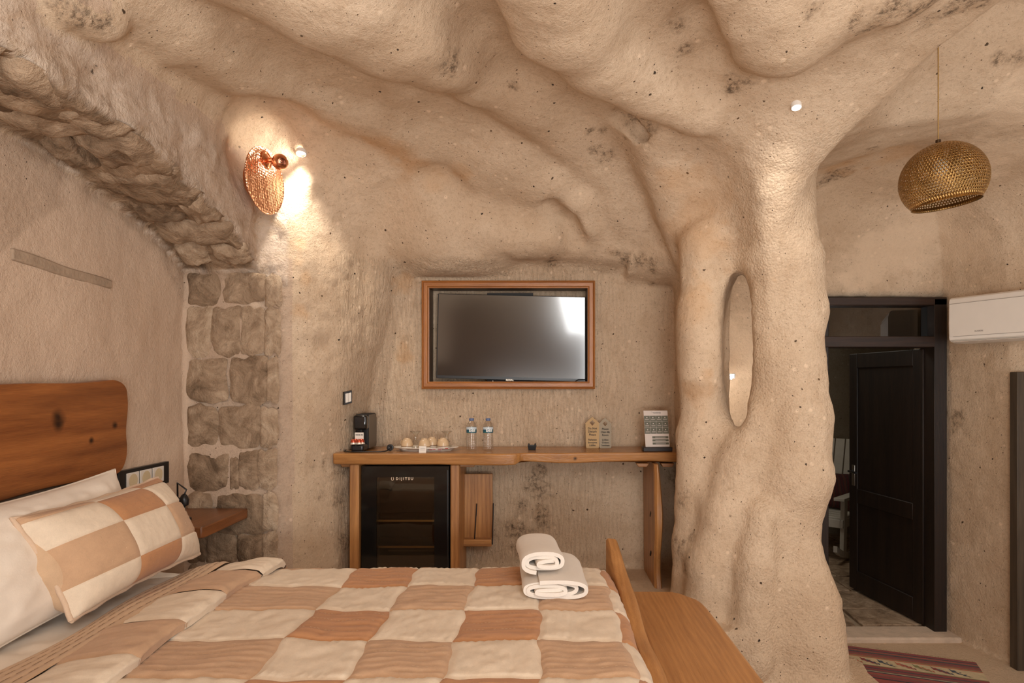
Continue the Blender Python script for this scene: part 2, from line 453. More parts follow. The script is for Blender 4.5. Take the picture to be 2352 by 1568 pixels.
# --- ceiling folds
stroke([(560,-80,170,.10),(760,-10,190,.15),(900,60,165,.16),(1010,120,130,.13),(1080,190,65,.07)], .05)      # great lobe above crease
stroke([(250,-40,90,.05),(420,70,90,.07),(560,165,62,.06),(680,225,50,.05),(830,275,50,.04),(960,330,50,.03)], .06)
stroke([(1230,-120,150,.16),(1290,20,140,.18),(1370,110,95,.16),(1480,190,80,.12),(1600,260,70,.08)], .06)      # lobe right of the valley
stroke([(1050,-40,60,.05),(1120,80,50,.05),(1190,160,40,.03)], .12, False)
stroke([(1720,-80,170,.14),(1800,40,150,.16),(1900,0,110,.10),(2050,-20,90,.08)], .12)
stroke([(1570,-40,45,.05),(1600,60,45,.05),(1640,120,30,.03)], .12, False)
stroke([(1110,205,60,.05),(1210,245,70,.065),(1310,310,66,.06),(1400,400,56,.045),(1450,500,46,.03)], .07)       # ridge running down right
stroke([(1020,320,110,.045),(1150,375,100,.055),(1260,420,62,.06),(1325,462,38,.055),(1352,525,26,.04)], .06)     # tongue
stroke([(1265,470,20,.03),(1300,505,22,.05),(1325,555,20,.03)], .05, False)
stroke([(1010,410,30,.04),(1050,470,30,.05),(1075,560,28,.04)], .08, False)
stroke([(1110,530,40,.03),(1190,550,38,.045),(1250,560,30,.03)], .04)
stroke([(900,470,90,.03),(960,540,70,.03)], .10)
stroke([(1480,300,40,.03),(1530,400,44,.035),(1560,500,44,.03),(1590,620,40,.02)], .10)                       # edge towards the pillar
stroke([(1430,275,30,.05),(1475,300,26,.06)], .03, False)
stroke([(1625,430,70,.06),(1630,520,70,.06),(1620,600,50,.04)], .14, False)                                    # hollow behind the brow
stroke([(560,300,70,.05),(640,318,55,.04)], .08, False)
# --- rock hanging out of the ceiling, top left
stroke([(130,0,55,.07),(200,20,50,.09),(240,34,34,.07)], .015)
# --- pillar
def pil(lst, k=.08):
    FD.capsules([P(px, py, Y) for px, py, Y, r in lst], [r*Y/F_ for px, py, Y, r in lst], k)
pil([(1800,150,2.98,105),(1798,330,3.05,84),(1786,470,3.12,76),(1800,600,3.15,80),(1816,720,3.15,75),(1814,840,3.13,73),(1820,960,3.12,83),(1816,1100,3.1,87),
     (1794,1230,3.1,80),(1800,1350,3.1,98),(1812,1440,3.1,108),(1808,1540,3.1,114)], .07)
pil([(1740,960,3.10,48),(1705,1060,3.10,52),(1672,1180,3.10,54),(1640,1300,3.1,56),(1625,1420,3.1,60),(1610,1560,3.1,66)], .05)   # left root
pil([(1850,1270,3.0,36),(1875,1380,2.98,46),(1890,1510,2.98,56)], .06)
pil([(1750,1180,2.98,36),(1735,1300,2.96,46),(1725,1500,2.95,56)], .05)
# --- thin wall with the oval opening, between niche and pillar
pil([(1612,560,3.28,50),(1618,760,3.30,52),(1608,1000,3.28,50),(1600,1250,3.26,50),(1590,1560,3.26,56)], .07)
pil([(1655,540,3.26,45),(1700,500,3.24,60)], .08)
pil([(1675,1010,3.22,44),(1660,1150,3.2,50),(1650,1400,3.2,50)], .06)
pil([(1600,700,3.22,36),(1604,860,3.22,36)], .10)
# oval hole, carved as an elliptic tube through the thin wall
def carve_oval():
    c = P(1695, 806, 3.2); ax = Vector((.36, 1, 0)).normalized(); sd = Vector((ax.y, -ax.x, 0))
    B = FD.block((.7, 2.6, .7), (1.9, 4.0, 2.1)); sl, X, Y, Z = B
    u = (X-c.x)*sd.x+(Y-c.y)*sd.y; z = Z-c.z; t = (X-c.x)*ax.x+(Y-c.y)*ax.y
    rr = np.sqrt((u/.082)**2+(z/.385)**2)
    rr = rr/(1+.45*np.clip(t, 0, .6)); d = (rr-1)*.082
    d = np.maximum(d, np.abs(t)-.62)
    FD.v[sl] = smin(FD.v[sl], d.astype(np.float32), .02)
carve_oval()
# right room features
stroke([(1960,400,70,.05),(2060,370,60,.05)], .15, False)
FD.capsules([P(2205,905,4.2), P(2212,960,4.18)], [.035, .045], .03, False)
FD.capsules([P(2190,760,4.36), P(2200,900,4.3), P(2195,980,4.34), P(2192,1100,4.36)], [.02, .03, .015, .02], .06, False)
# TV recess
B = FD.block((-.8, 3.6, 1.2), (.5, 4.2, 2.1)); sl, X, Y, Z = B
d = np.maximum(np.maximum(np.abs(X+.187)-.478, np.abs(Z-1.637)-.285), np.abs(Y-3.8)-.19)
FD.v[sl] = np.minimum(FD.v[sl], d)

B = FD.block((-.85, 3.5, 1.2), (.5, 4.2, 2.1)); sl, X, Y, Z = B
d = np.maximum(np.maximum(np.abs(X+.187)-.56, np.abs(Z-1.637)-.35), np.abs(Y-3.7)-.165)
FD.v[sl] = smin(FD.v[sl], d.astype(np.float32), .03)
V, Q = FD.nets()
N = vnormals(V, Q)
# masks ------------------------------------------------------
x, y, z = V.T
def sstep(a, b, t): t = np.clip((t-a)/(b-a), 0, 1); return t*t*(3-2*t)
pillar_m = sstep(.80, 1.0, x)*sstep(2.55, 2.75, y)*(1-sstep(3.6, 3.75, y))*(1-sstep(1.62, 1.9, x))*(1-sstep(2.35, 2.75, z))
chis = sstep(3.45, 3.62, y)*(1-sstep(2.03, 2.10, z))*(x < .9)*(x > -1.2)*sstep(.2, .3, z)
chis = np.maximum(chis*(1-.55*sstep(.2, .6, x)), 0)
soff = (x < -1.36)*(np.abs(z-archz(y)) < .06)*sstep(-.2, -.6, N[:, 2])
soff = np.maximum(soff, (x < -1.33)*sstep(.10, .02, np.abs(z-archz(y)))*.5)
face = (x < -1.28)*(z > archz(y)-.03)*(1-sstep(2.34, 2.44, z))*(1-sstep(.4, .7, -N[:, 2]))
amp = .0035+.0015*pillar_m+.004*face+.007*soff+.002*chis
flt = np.abs(N[:, 2]) > .9
amp = np.where(flt & (z < .3), .0008, amp)
dsp = amp*(vnoise(V, 11, 1)*1.2+vnoise(V, 26, 2)*.8)+.012*vnoise(V, 3.2, 3)*(~(flt & (z < .3)))*(1-chis*.7)+amp*.45*vnoise(V, 45, 4)
strat = vnoise(np.stack([x*14, y*3, z*14], 1), 1, 9)*.014*soff
stv = vnoise(np.stack([x*9, y*9, z*5], 1), 1, 8)*.010*face
chv = vnoise(np.stack([x*38, y*0+1, z*7], 1), 1, 5)*.0022*chis
tvm = (np.abs(x+.187) < .58)*(np.abs(z-1.637) < .37)*(y > 3.7)
dsp = dsp*(1-tvm); chv = chv*(1-tvm)
V = V+N*(dsp+strat+stv+chv)[:, None]
N = vnormals(V, Q)
WOB = .55*vnoise(V, 12, 11)+.45*vnoise(V, 30, 12)
def blob(lst):
    m = np.zeros(len(V))
    for px, py, r in lst:
        h = FD.hit(px, py)
        if h is None: continue
        R = r*h[1]/F_
        dd = np.linalg.norm(V-h, axis=1)*(1+WOB)/1.25
        m = np.maximum(m, 1-sstep(.35, 1.0, dd/R))
    return m
stain_shade = blob([(1470,285,30),(1445,270,22),(1370,345,16),(1385,300,14),(1395,360,18),(1355,300,10),(1470,600,22),(1440,595,16),(1500,600,14),(1500,650,12),(1500,700,10),
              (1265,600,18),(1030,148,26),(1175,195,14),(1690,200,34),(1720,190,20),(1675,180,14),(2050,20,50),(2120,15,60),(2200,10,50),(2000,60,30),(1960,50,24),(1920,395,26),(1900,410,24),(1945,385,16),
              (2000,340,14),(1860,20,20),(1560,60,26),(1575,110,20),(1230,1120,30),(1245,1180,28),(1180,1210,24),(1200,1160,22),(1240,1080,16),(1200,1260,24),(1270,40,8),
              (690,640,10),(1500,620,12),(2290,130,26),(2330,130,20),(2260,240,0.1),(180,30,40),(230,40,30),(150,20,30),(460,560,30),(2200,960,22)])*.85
stain_shade = np.maximum(stain_shade, blob([(780,1150,30),(790,1250,30),(785,1080,26),(1570,1150,30),(1560,1250,26),(1550,1100,26),(1575,1300,24)])*.6)  # shading on the niche sides below the desk, painted into the colour
ochre = blob([(870,325,40),(920,350,44),(960,380,44),(1000,395,40),(1060,400,34),(700,640,22),(690,715,18),(690,560,12),(930,640,30),(930,820,22),(2100,480,0.1),(1980,360,50),(2060,350,50),(1930,380,40)])*.45
lun = (x < -1.66)*(y < 3.2)*(1-sstep(0, .012, z-(2.06-.42*((y-2.62)/.62)**2)))
ochre = np.maximum(ochre, blob([(1900,1000,.1),(1600,520,80),(1620,450,80),(1590,700,50),(1590,900,40),(1560,560,60),(1560,420,50)])*.35)
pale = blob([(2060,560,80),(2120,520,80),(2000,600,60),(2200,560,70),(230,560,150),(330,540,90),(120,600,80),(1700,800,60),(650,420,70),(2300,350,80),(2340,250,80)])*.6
pale = np.maximum(pale, lun*.75)
ochre = np.maximum(ochre, (x < -1.7)*.25*sstep(1.5, 1.55, z)*(1-sstep(1.78, 1.86, z))*sstep(2.78, 2.8, y)*(1-sstep(3.04, 3.06, y))*(.6+.4*np.sign(np.sin(y*60))))
attrs = dict(stain_shade=stain_shade, ochre=ochre, pale=pale, chisel=chis, stone=np.clip(soff*1.0+face*.28, 0, 1), rough=np.clip(pillar_m+.35*(x > 2.7)+.3*face, 0, 1),
             plaster=np.clip(face*.9, 0, 1))
# split into named pieces of the setting -----------------------
FC = V[Q].mean(1); FN = N[Q].mean(1)
fx, fy, fz = FC.T
cls = np.full(len(Q), 2)                                   # wall_back
cls[(fx > 1.62) | ((fx > 1.05) & (fy > 3.5))] = 3              # wall_right
cls[(fx < -1.27) & (fy < 3.16)] = 4                        # wall_left
cls[(fx < -1.27) & (fy >= 3.16) & (fz < 2.0)] = 6           # pier
cls[(fx > .84) & (fx < 1.62) & (fy > 2.7) & (fy < 3.52) & (fz < 2.35)] = 5      # pillar
cls[(FN[:, 2] < -.30) & (fz > 2.12)] = 1                   # ceiling
cls[(fz > 2.5)] = 1
cls[(FN[:, 2] > .8) & (fz < .3)] = 0                       # floor
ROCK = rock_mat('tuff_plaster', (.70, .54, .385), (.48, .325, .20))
ROCKL = rock_mat('bedhead_plaster', (.61, .455, .335), (.46, .32, .22))
FLOORM = rock_mat('sand_floor', (.62, .455, .31), (.50, .35, .22), specks=False)
def np_mesh(name, V, Q, N=None, attrs=None):
    used, inv = np.unique(Q, return_inverse=True); q = inv.reshape(Q.shape)
    me = bpy.data.meshes.new(name); v = V[used]
    me.vertices.add(len(v)); me.vertices.foreach_set('co', v.astype(np.float32).ravel())
    me.loops.add(q.size); me.loops.foreach_set('vertex_index', q.astype(np.int32).ravel())
    me.polygons.add(len(q)); me.polygons.foreach_set('loop_start', np.arange(0, q.size, 4, dtype=np.int32))
    me.polygons.foreach_set('use_smooth', np.ones(len(q), bool))
    me.update(calc_edges=True); me.validate()
    if attrs:
        for k_, a in attrs.items():
            at = me.attributes.new(k_, 'FLOAT', 'POINT'); at.data.foreach_set('value', a[used].astype(np.float32))
    if N is not None and len(me.vertices) == len(v): me.normals_split_custom_set_from_vertices(N[used].tolist())
    return me
SET = {}
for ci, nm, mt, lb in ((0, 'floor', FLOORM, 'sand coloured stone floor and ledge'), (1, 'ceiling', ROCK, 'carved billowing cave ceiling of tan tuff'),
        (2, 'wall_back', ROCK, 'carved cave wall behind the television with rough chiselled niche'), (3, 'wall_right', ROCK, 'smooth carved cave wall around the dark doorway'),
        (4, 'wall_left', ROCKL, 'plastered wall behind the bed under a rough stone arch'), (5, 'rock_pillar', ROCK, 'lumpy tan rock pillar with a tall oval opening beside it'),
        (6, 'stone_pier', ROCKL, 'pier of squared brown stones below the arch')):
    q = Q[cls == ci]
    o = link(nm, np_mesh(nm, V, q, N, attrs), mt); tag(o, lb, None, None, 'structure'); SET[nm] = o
print('cave', len(V), len(Q))
# coarse shell behind the camera --------------------------------
F2 = Field((-1.9, -2.75, -.5), (3.6, .96, 3.1), .06)
V2, Q2 = F2.nets(); N2 = vnormals(V2, Q2)
c2 = V2[Q2].mean(1); n2 = N2[Q2].mean(1); k2 = np.full(len(Q2), 2); k2[c2[:, 0] < -1.2] = 4; k2[c2[:, 0] > 3.2] = 3
k2[(n2[:, 2] < -.5) & (c2[:, 2] > 1.5)] = 1; k2[(n2[:, 2] > .8) & (c2[:, 2] < .3)] = 0
zero = {k_: np.zeros(len(V2)) for k_ in attrs}
for ci, nm, mt in ((0, 'floor', FLOORM), (1, 'ceiling', ROCK), (2, 'wall_front', ROCK), (3, 'wall_right', ROCK), (4, 'wall_left', ROCKL)):
    o = link(nm, np_mesh(nm, V2, Q2[k2 == ci], N2, zero), mt); tag(o, None, None, None, 'structure')

# stones: pier and arch ----------------------------------------
def stone_mat(name, shift=0):
    k = NT(name, .9, 0, .15)
    n = k.noise(8, 7, .7, .8); g = k.noise(40, 5, .72)
    d = {0: .0, 1: .08, 2: -.1}[shift]
    c = k.ramp(n, [(.28+d, (.15, .098, .060)), (.44+d, (.31, .212, .135)), (.58+d, (.46, .33, .22)), (.72+d, (.60, .455, .32))])
    c = k.mix(k.rng(g, .55, .78, 0, .4), c, (.13, .09, .06))
    k.col(c); k.bump(k.math('ADD', k.math('MULTIPLY', n, 1.2), g), .014, .9); return k.m
STM = [stone_mat('brown_stone', 0), stone_mat('dark_stone', 1), stone_mat('tan_stone', 2)]
def stone(px0, py0, px1, py1, mat, seed, y0=3.185, th=.014):
    """one pier stone: bulging, chipped slab"""
    r = np.random.RandomState(seed); n, m = 14, 12
    u = np.linspace(-1, 1, n)[:, None]; v = np.linspace(-1, 1, m)[None, :]
    a = P(px0, py0, y0); b = P(px1, py1, y0)
    cx, cz = (a.x+b.x)/2, (a.z+b.z)/2; hx, hz = abs(b.x-a.x)/2, abs(a.z-b.z)/2
    ang = np.arctan2(v+0*u, u+0*v); wob = 1+.05*np.sin(ang*3+r.rand()*6)+.04*np.sin(ang*5+r.rand()*6)+.03*np.sin(ang*9+r.rand()*6)
    e = np.maximum(abs(u), abs(v)); sq = (1-.10*(abs(u)*abs(v))**3)
    X = cx+u*hx*(wob*e+(1-e))*sq+0*v; Z = cz+v*hz*(wob*e+(1-e))*sq+0*u
    prof = np.clip(1-e**7, 0, 1)
    pts = np.stack([X.ravel()*1., np.zeros(X.size), Z.ravel()*1.], 1)
    nz = vnoise(pts+r.rand()*9, 22, seed)*.005+vnoise(pts, 55, seed+1)*.003
    Y = y0+.012-th*prof-nz.reshape(X.shape)*prof
    return MB().grid(np.stack([X, Y, Z], -1), flip=False)
rows = [[(430,627,503,697,1),(512,628,607,692,0),(610,634,643,700,2)],[(428,706,482,815,2),(486,706,549,813,0),(554,708,606,812,2),(608,710,640,812,2)],
        [(430,828,518,921,0),(530,822,612,925,0),(614,826,636,922,2)],[(430,934,496,1022,0),(504,934,596,1024,0),(598,940,634,1024,2)],
        [(428,1042,524,1124,1),(530,1052,546,1124,0),(548,1040,590,1122,0),(592,1036,632,1120,2)],[(428,1134,482,1200,0),(494,1138,602,1226,1),(604,1136,634,1216,2)],
        [(430,1210,470,1290,1),(474,1228,540,1290,0),(544,1232,600,1292,1),(604,1226,634,1290,2)],[(430,1300,500,1390,0),(508,1300,600,1390,1)]]
sd = 20
for rw in rows:
    for (a, b, c, d, mi) in rw:
        sd += 1; st_ = stone(a-4, b-4, c+3, d+4, None, sd).build('stone', STM[mi], SET['stone_pier'], smooth=180)
# voussoir stones of the arch soffit
def arch_stone(y0, y1, x0, x1, seed, mi):
    r = np.random.RandomState(seed); n, m = 14, 12
    u = np.linspace(0, 1, n)[:, None]; v = np.linspace(0, 1, m)[None, :]
    e = np.maximum(abs(u*2-1), abs(v*2-1)); prof = np.clip(1-e**6, 0, 1)
    Yv = y0+(y1-y0)*(u+.10*(v-.5)*(r.rand()-.5)*4)+0*v; Xv = x0+(x1-x0)*(v+.05*np.sin(u*5+r.rand()*6))+0*u
    pts = np.stack([Xv.ravel()*2.5, Yv.ravel(), np.zeros(Xv.size)], 1)
    nz = vnoise(pts, 14, seed)*.016+vnoise(pts, 34, seed+3)*.008
    Zv = archz(Yv)+.02-.042*prof-nz.reshape(Xv.shape)*prof
    return MB().grid(np.stack([Xv, Yv, Zv], -1), flip=True)
ys = [1.0, 1.24, 1.5, 1.72, 1.98, 2.2, 2.44, 2.66, 2.86, 3.02, 3.17]
for i in range(len(ys)-1):
    sp = [-1.75, -1.58+.06*math.sin(i*2.1), -1.395] if i % 2 else [-1.75, -1.395]
    for j in range(len(sp)-1):
        sd += 1; arch_stone(ys[i]+.008, ys[i+1]-.008, sp[j]+.005, sp[j+1]-.005, sd, 0).build('stone', STM[(i+j) % 2 if i < 9 else 2], SET['wall_left'], smooth=180)
# ---------------------------------------------------------------- shared materials
OAK = wood('oak_wood', (.20, .075, .022), (.52, .255, .085), 'x', 2.2)
OAKZ = wood('oak_wood_upright', (.20, .075, .022), (.50, .24, .08), 'z', 2.2)
OAKY = wood('oak_wood_lengthwise', (.30, .125, .038), (.52, .25, .085), 'y', 2.6, .34)
WAL = wood('headboard_wood', (.15, .042, .011), (.38, .135, .036), 'y', 2.0, .36, knots=((0, -.373, .227, .034), (0, -.372, .20, .026), (0, -.21, .136, .017), (0, -.07, .184, .018)), deep=(.10, .034, .012))
DARK = wood('dark_stained_wood', (.006, .003, .002), (.022, .011, .006), 'z', 2.0, .5)
DARKX = wood('dark_stained_rail', (.010, .005, .003), (.045, .02, .011), 'x', 2.0, .5)
BLACK = simple('black_plastic', (.008, .008, .009), .35, 0, .5, .02)
BLACKM = simple('matt_black', (.007, .006, .006), .6, 0, .4, .02)
WHITEP = simple('white_plastic', (.78, .73, .66), .38, 0, .5, .02)
CREAMC = simple('glazed_cream', (.66, .47, .28), .25, 0, .5, .08)
PORC = simple('white_porcelain', (.75, .68, .58), .18, 0, .5, .02)
BRASS = simple('brass', (.50, .30, .11), .34, 1, .5, .34, .0008, 90)
COPPER = simple('copper', (.85, .40, .22), .22, 1, .5, .05)
STEEL = simple('steel', (.55, .52, .48), .3, 1, .5, .03)
def emis(name, c, st):
    m = bpy.data.materials.new(name); m.use_nodes = True; b = m.node_tree.nodes['Principled BSDF']
    b.inputs['Emission Color'].default_value = tuple(c)+(1,); b.inputs['Emission Strength'].default_value = st
    b.inputs['Base Color'].default_value = (.8, .8, .8, 1); return m
def glass(name, c=(1, 1, 1), rough=.02, ior=1.45, thin=True):
    m = bpy.data.materials.new(name); m.use_nodes = True; t = m.node_tree; b = t.nodes['Principled BSDF']
    if thin:
        t.nodes.remove(b); tr = t.nodes.new('ShaderNodeBsdfTransparent'); gl = t.nodes.new('ShaderNodeBsdfGlossy'); mx = t.nodes.new('ShaderNodeMixShader')
        tr.inputs[0].default_value = tuple(c)+(1,); gl.inputs['Roughness'].default_value = rough
        lw = t.nodes.new('ShaderNodeLayerWeight'); lw.inputs[0].default_value = .35
        mr = t.nodes.new('ShaderNodeMapRange'); mr.inputs[3].default_value = .05; mr.inputs[4].default_value = .8
        t.links.new(lw.outputs['Facing'], mr.inputs[0]); t.links.new(mr.outputs[0], mx.inputs[0])
        t.links.new(tr.outputs[0], mx.inputs[1]); t.links.new(gl.outputs[0], mx.inputs[2]); t.links.new(mx.outputs[0], t.nodes['Material Output'].inputs[0])
    else:
        b.inputs['Transmission Weight'].default_value = 1; b.inputs['IOR'].default_value = ior; b.inputs['Roughness'].default_value = rough
        b.inputs['Base Color'].default_value = tuple(c)+(1,)
    return m
CLEAR = glass('clear_plastic', (.97, .965, .95), .06)
CLEARG = glass('clear_glass', (.95, .95, .93), .01)
def cloth(name, c, weave=900, bump=.0006, streak=None, rough=.92, var=.08):
    k = NT(name, rough, 0, .12)
    n = k.noise(22, 5, .7); f = k.noise(1, 3, .7, 0, k.map((260, 900, 260))); g = k.noise(1, 3, .7, 0, k.map((900, 240, 900)))
    t = k.math('ADD', k.math('MULTIPLY', n, .5), k.math('ADD', k.math('MULTIPLY', f, .3), k.math('MULTIPLY', g, .3)))
    k.col(k.mix(k.rng(t, .35, .75), tuple(x*(1-var*2.0) for x in c), tuple(min(1, x*(1+var)) for x in c)))
    k.b.inputs['Sheen Weight'].default_value = .15
    k.bump(k.math('ADD', k.math('MULTIPLY', f, .6), k.math('ADD', k.math('MULTIPLY', g, .6), k.noise(70, 4, .7))), bump*2, .7)
    return k.m
CL_CREAM = cloth('cream_cotton', (.76, .625, .475)); CL_TAN = cloth('tan_cotton', (.56, .355, .215)); CL_RUST = cloth('rust_cotton', (.50, .245, .112))
CL_WHITE = cloth('white_cotton', (.80, .70, .59), bump=.0004, var=.03); CL_TOWEL = cloth('towel_cotton', (.77, .70, .62), bump=.0007, var=.03)
CL_PIPE = cloth('linen_edge', (.66, .48, .34)); CL_BACK = cloth('tan_lining', (.60, .41, .26))
THREAD = simple('stitch_thread', (.72, .55, .36), .8); THREADD = simple('dark_stitch_thread', (.26, .16, .09), .8)

# ---------------------------------------------------------------- next room behind the door (dark)
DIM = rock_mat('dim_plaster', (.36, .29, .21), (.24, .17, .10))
def shell_quad(name, pts, mat, th=None):
    n = 14
    a, b, c, d = [np.array(p, float) for p in pts]
    U = np.linspace(0, 1, n)[:, None, None]; W = np.linspace(0, 1, n)[None, :, None]
    A = (a*(1-U)+b*U)*(1-W)+(d*(1-U)+c*U)*W
    o = MB().grid(A+(.02*rng.rand(n, n, 1)-.01)).build(name, mat, None, 180)
    return tag(o, None, None, None, 'structure')
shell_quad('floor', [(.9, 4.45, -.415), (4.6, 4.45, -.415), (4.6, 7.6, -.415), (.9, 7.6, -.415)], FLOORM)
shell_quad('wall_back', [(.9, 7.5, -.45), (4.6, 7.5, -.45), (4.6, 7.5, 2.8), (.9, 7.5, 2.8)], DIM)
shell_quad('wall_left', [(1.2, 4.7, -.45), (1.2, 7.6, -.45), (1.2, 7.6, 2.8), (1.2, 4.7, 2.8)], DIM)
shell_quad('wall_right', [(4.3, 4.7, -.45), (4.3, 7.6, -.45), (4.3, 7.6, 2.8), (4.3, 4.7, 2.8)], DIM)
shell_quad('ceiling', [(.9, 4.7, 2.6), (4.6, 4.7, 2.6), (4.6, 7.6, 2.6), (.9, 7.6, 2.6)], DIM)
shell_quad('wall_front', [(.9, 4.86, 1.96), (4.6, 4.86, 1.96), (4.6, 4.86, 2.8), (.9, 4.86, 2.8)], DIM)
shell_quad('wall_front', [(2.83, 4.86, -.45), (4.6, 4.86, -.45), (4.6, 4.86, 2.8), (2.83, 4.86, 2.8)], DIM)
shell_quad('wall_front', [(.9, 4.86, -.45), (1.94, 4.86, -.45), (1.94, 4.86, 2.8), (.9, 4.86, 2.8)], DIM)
FLAG = stone_mat('flagstone', 0)
fl = tag(MB().box((1.21, 4.56, -.41), (4.29, 7.49, -.398)).build('floor', simple('grout', (.42, .32, .22), .9, var=.1, bump=.002)), 'stone paved floor of the dark room beyond the door', None, None, 'structure')
rr = random.Random(3)
yy = 4.60; ri = 0
while yy < 7.3:
    h = rr.uniform(.30, .46); xx = 1.25-rr.random()*.3
    while xx < 4.2:
        w_ = rr.uniform(.38, .75); j = lambda: rr.uniform(-.022, .022)
        sk = -.22
        poly = [(max(1.23, xx+.014+j()), yy+.014+j()), (max(1.24, xx+w_-.014+j()), yy+.014+j()), (max(1.25, xx+w_-.014+j()), yy+h-.014+j()), (max(1.23, xx+.014+j()), yy+h-.014+j())]
        if xx+w_ > 1.35:
            MB().prism(poly, -.405, -.378+rr.uniform(-.003, .003)).build('paving_stone', FLAG, fl, bevel=.006)
        xx += w_
    yy += h
sill = tag(MB().box((1.93, 4.34, -.46), (2.85, 4.56, -.365)).build('trim_1', simple('sill_plaster', (.62, .48, .36), .85, var=.15, bump=.004, bs=60), bevel=.012), 'pale chipped stone door sill', None, None, 'structure')
# door_1
YD = 4.50
d1 = thing('door_1', 'dark stained panelled door standing open below a glazed transom', None, (2.38, YD, -.36), kind='structure')
xl, xr, zt, zb, zm = 1.955, 2.80, 1.935, -.37, 1.60
MB().box((xl-.03, YD-.03, zb), (xl+.05, YD+.12, zt)).build('door_frame', DARK, d1, bevel=.004)
MB().box((xr-.075, YD-.05, zb), (xr+.012, YD+.12, zt)).build('door_frame', DARK, d1, bevel=.004)
MB().box((xl-.03, YD-.05, zt-.045), (xr+.012, YD+.12, zt+.01)).build('door_frame', DARKX, d1, bevel=.004)
MB().box((xl-.03, YD-.05, zm), (xr-.07, YD+.12, zm+.075)).build('transom_rail', DARKX, d1, bevel=.004)
MB().box((xl+.05, YD+.03, zm+.075), (xr-.075, YD+.036, zt-.045)).build('pane', glass('transom_glass', (.30, .29, .26), .02), d1)
# leaf hinged at right, swung inwards
lf = thing('door_leaf', None, None, (0, 0, 0)); lf.parent = d1
hx, hy = 2.735, YD+.07; ex, ey = 2.625, 5.43
L = math.hypot(ex-hx, ey-hy); ang = math.atan2(ey-hy, ex-hx)
ML = Matrix.Translation((hx, hy, -.36)) @ Matrix.Rotation(ang, 4, 'Z')
H = 1.955
mb = MB()
for a, b in (((0, -.02, 0), (.105, .02, H)), ((L-.105, -.02, 0), (L, .02, H)), ((.105, -.02, 0), (L-.105, .02, .16)), ((.105, -.02, .72), (L-.105, .02, .84)), ((.105, -.02, H-.12), (L-.105, .02, H))):
    mb.box(a, b, ML)
mb.build('door_stile', DARK, lf, bevel=.005)
MB().box((.10, -.008, .15), (L-.10, .008, .73), ML).build('door_panel', DARK, lf)
MB().box((.10, -.008, .83), (L-.10, .008, H-.11), ML).build('door_panel', DARK, lf)
MB().tube([ML @ Vector((L-.06, .02, .98)), ML @ Vector((L-.06, .065, .98)), ML @ Vector((L-.17, .07, .98))], .009).build('handle', BLACK, lf, 60)
MB().box((L-.08, .019, .86), (L-.04, .024, 1.03), ML).build('lock_plate', STEEL, lf, bevel=.002)
MB().box((L+.0005, -.012, .90), (L+.003, .012, .96), ML).build('latch', simple('latch_metal', (.5, .42, .28), .35, .8), lf)
# second doorway at the right edge
d2 = thing('door_2', 'dark wooden framed door in the arched opening at the right edge', None, (3.2, 3.9, -.4), kind='structure')
GREYW = wood('grey_brown_wood', (.035, .024, .016), (.11, .078, .05), 'z', 1.0, .5)
MB().box((2.905, 3.92, -.4), (2.99, 3.985, 1.42)).build('door_frame', GREYW, d2, bevel=.004)
MB().box((2.99, 3.92, 1.30), (3.7, 3.985, 1.42)).build('door_frame', GREYW, d2, bevel=.004)
MB().box((2.99, 3.95, -.4), (3.70, 3.975, 1.30)).build('door_leaf', GREYW, d2, bevel=.003)

# ---------------------------------------------------------------- bed
BX0, BX1, BY0, BY1 = -1.75, .25, 1.02, 2.60
bed = thing('bed', 'wide wooden bed with white sheet, between headboard and wooden footboard', 'bed', (-.7, 1.82, 0))
MB().box((BX0+.02, BY0+.02, .12), (.25, BY1-.03, .34)).build('bed_base', simple('bed_fabric', (.42, .32, .22), .9), bed, bevel=.01)
for ax_ in (-1.6, .15):
    for ay_ in (1.15, 2.45): MB().box((ax_-.04, ay_-.04, 0), (ax_+.04, ay_+.04, .12)).build('leg', OAKZ, bed)
MB().box((BX0+.005, BY0, .34), (.255, BY1, .572)).build('mattress', CL_WHITE, bed, bevel=.05, seg=4)
# sheet with creases
n, m = 60, 120
U = np.linspace(-1.745, -1.18, n)[:, None]; W = np.linspace(1.0, 2.665, m)[None, :]
edge = np.clip((W-2.57)/.09, 0, 1)+np.clip((1.07-W)/.09, 0, 1)
pp = np.stack([(U+0*W).ravel(), (W+0*U).ravel(), np.zeros(n*m)], 1)
Z = .588-.10*edge**2+.010*np.abs(vnoise(pp*np.array([7, 2.2, 1]), 1.6, 31)).reshape(n, m)+.004*vnoise(pp, 22, 3).reshape(n, m)
MB().grid(np.stack([U+0*W, W+0*U, Z], -1)).build('sheet', CL_WHITE, bed, 180)
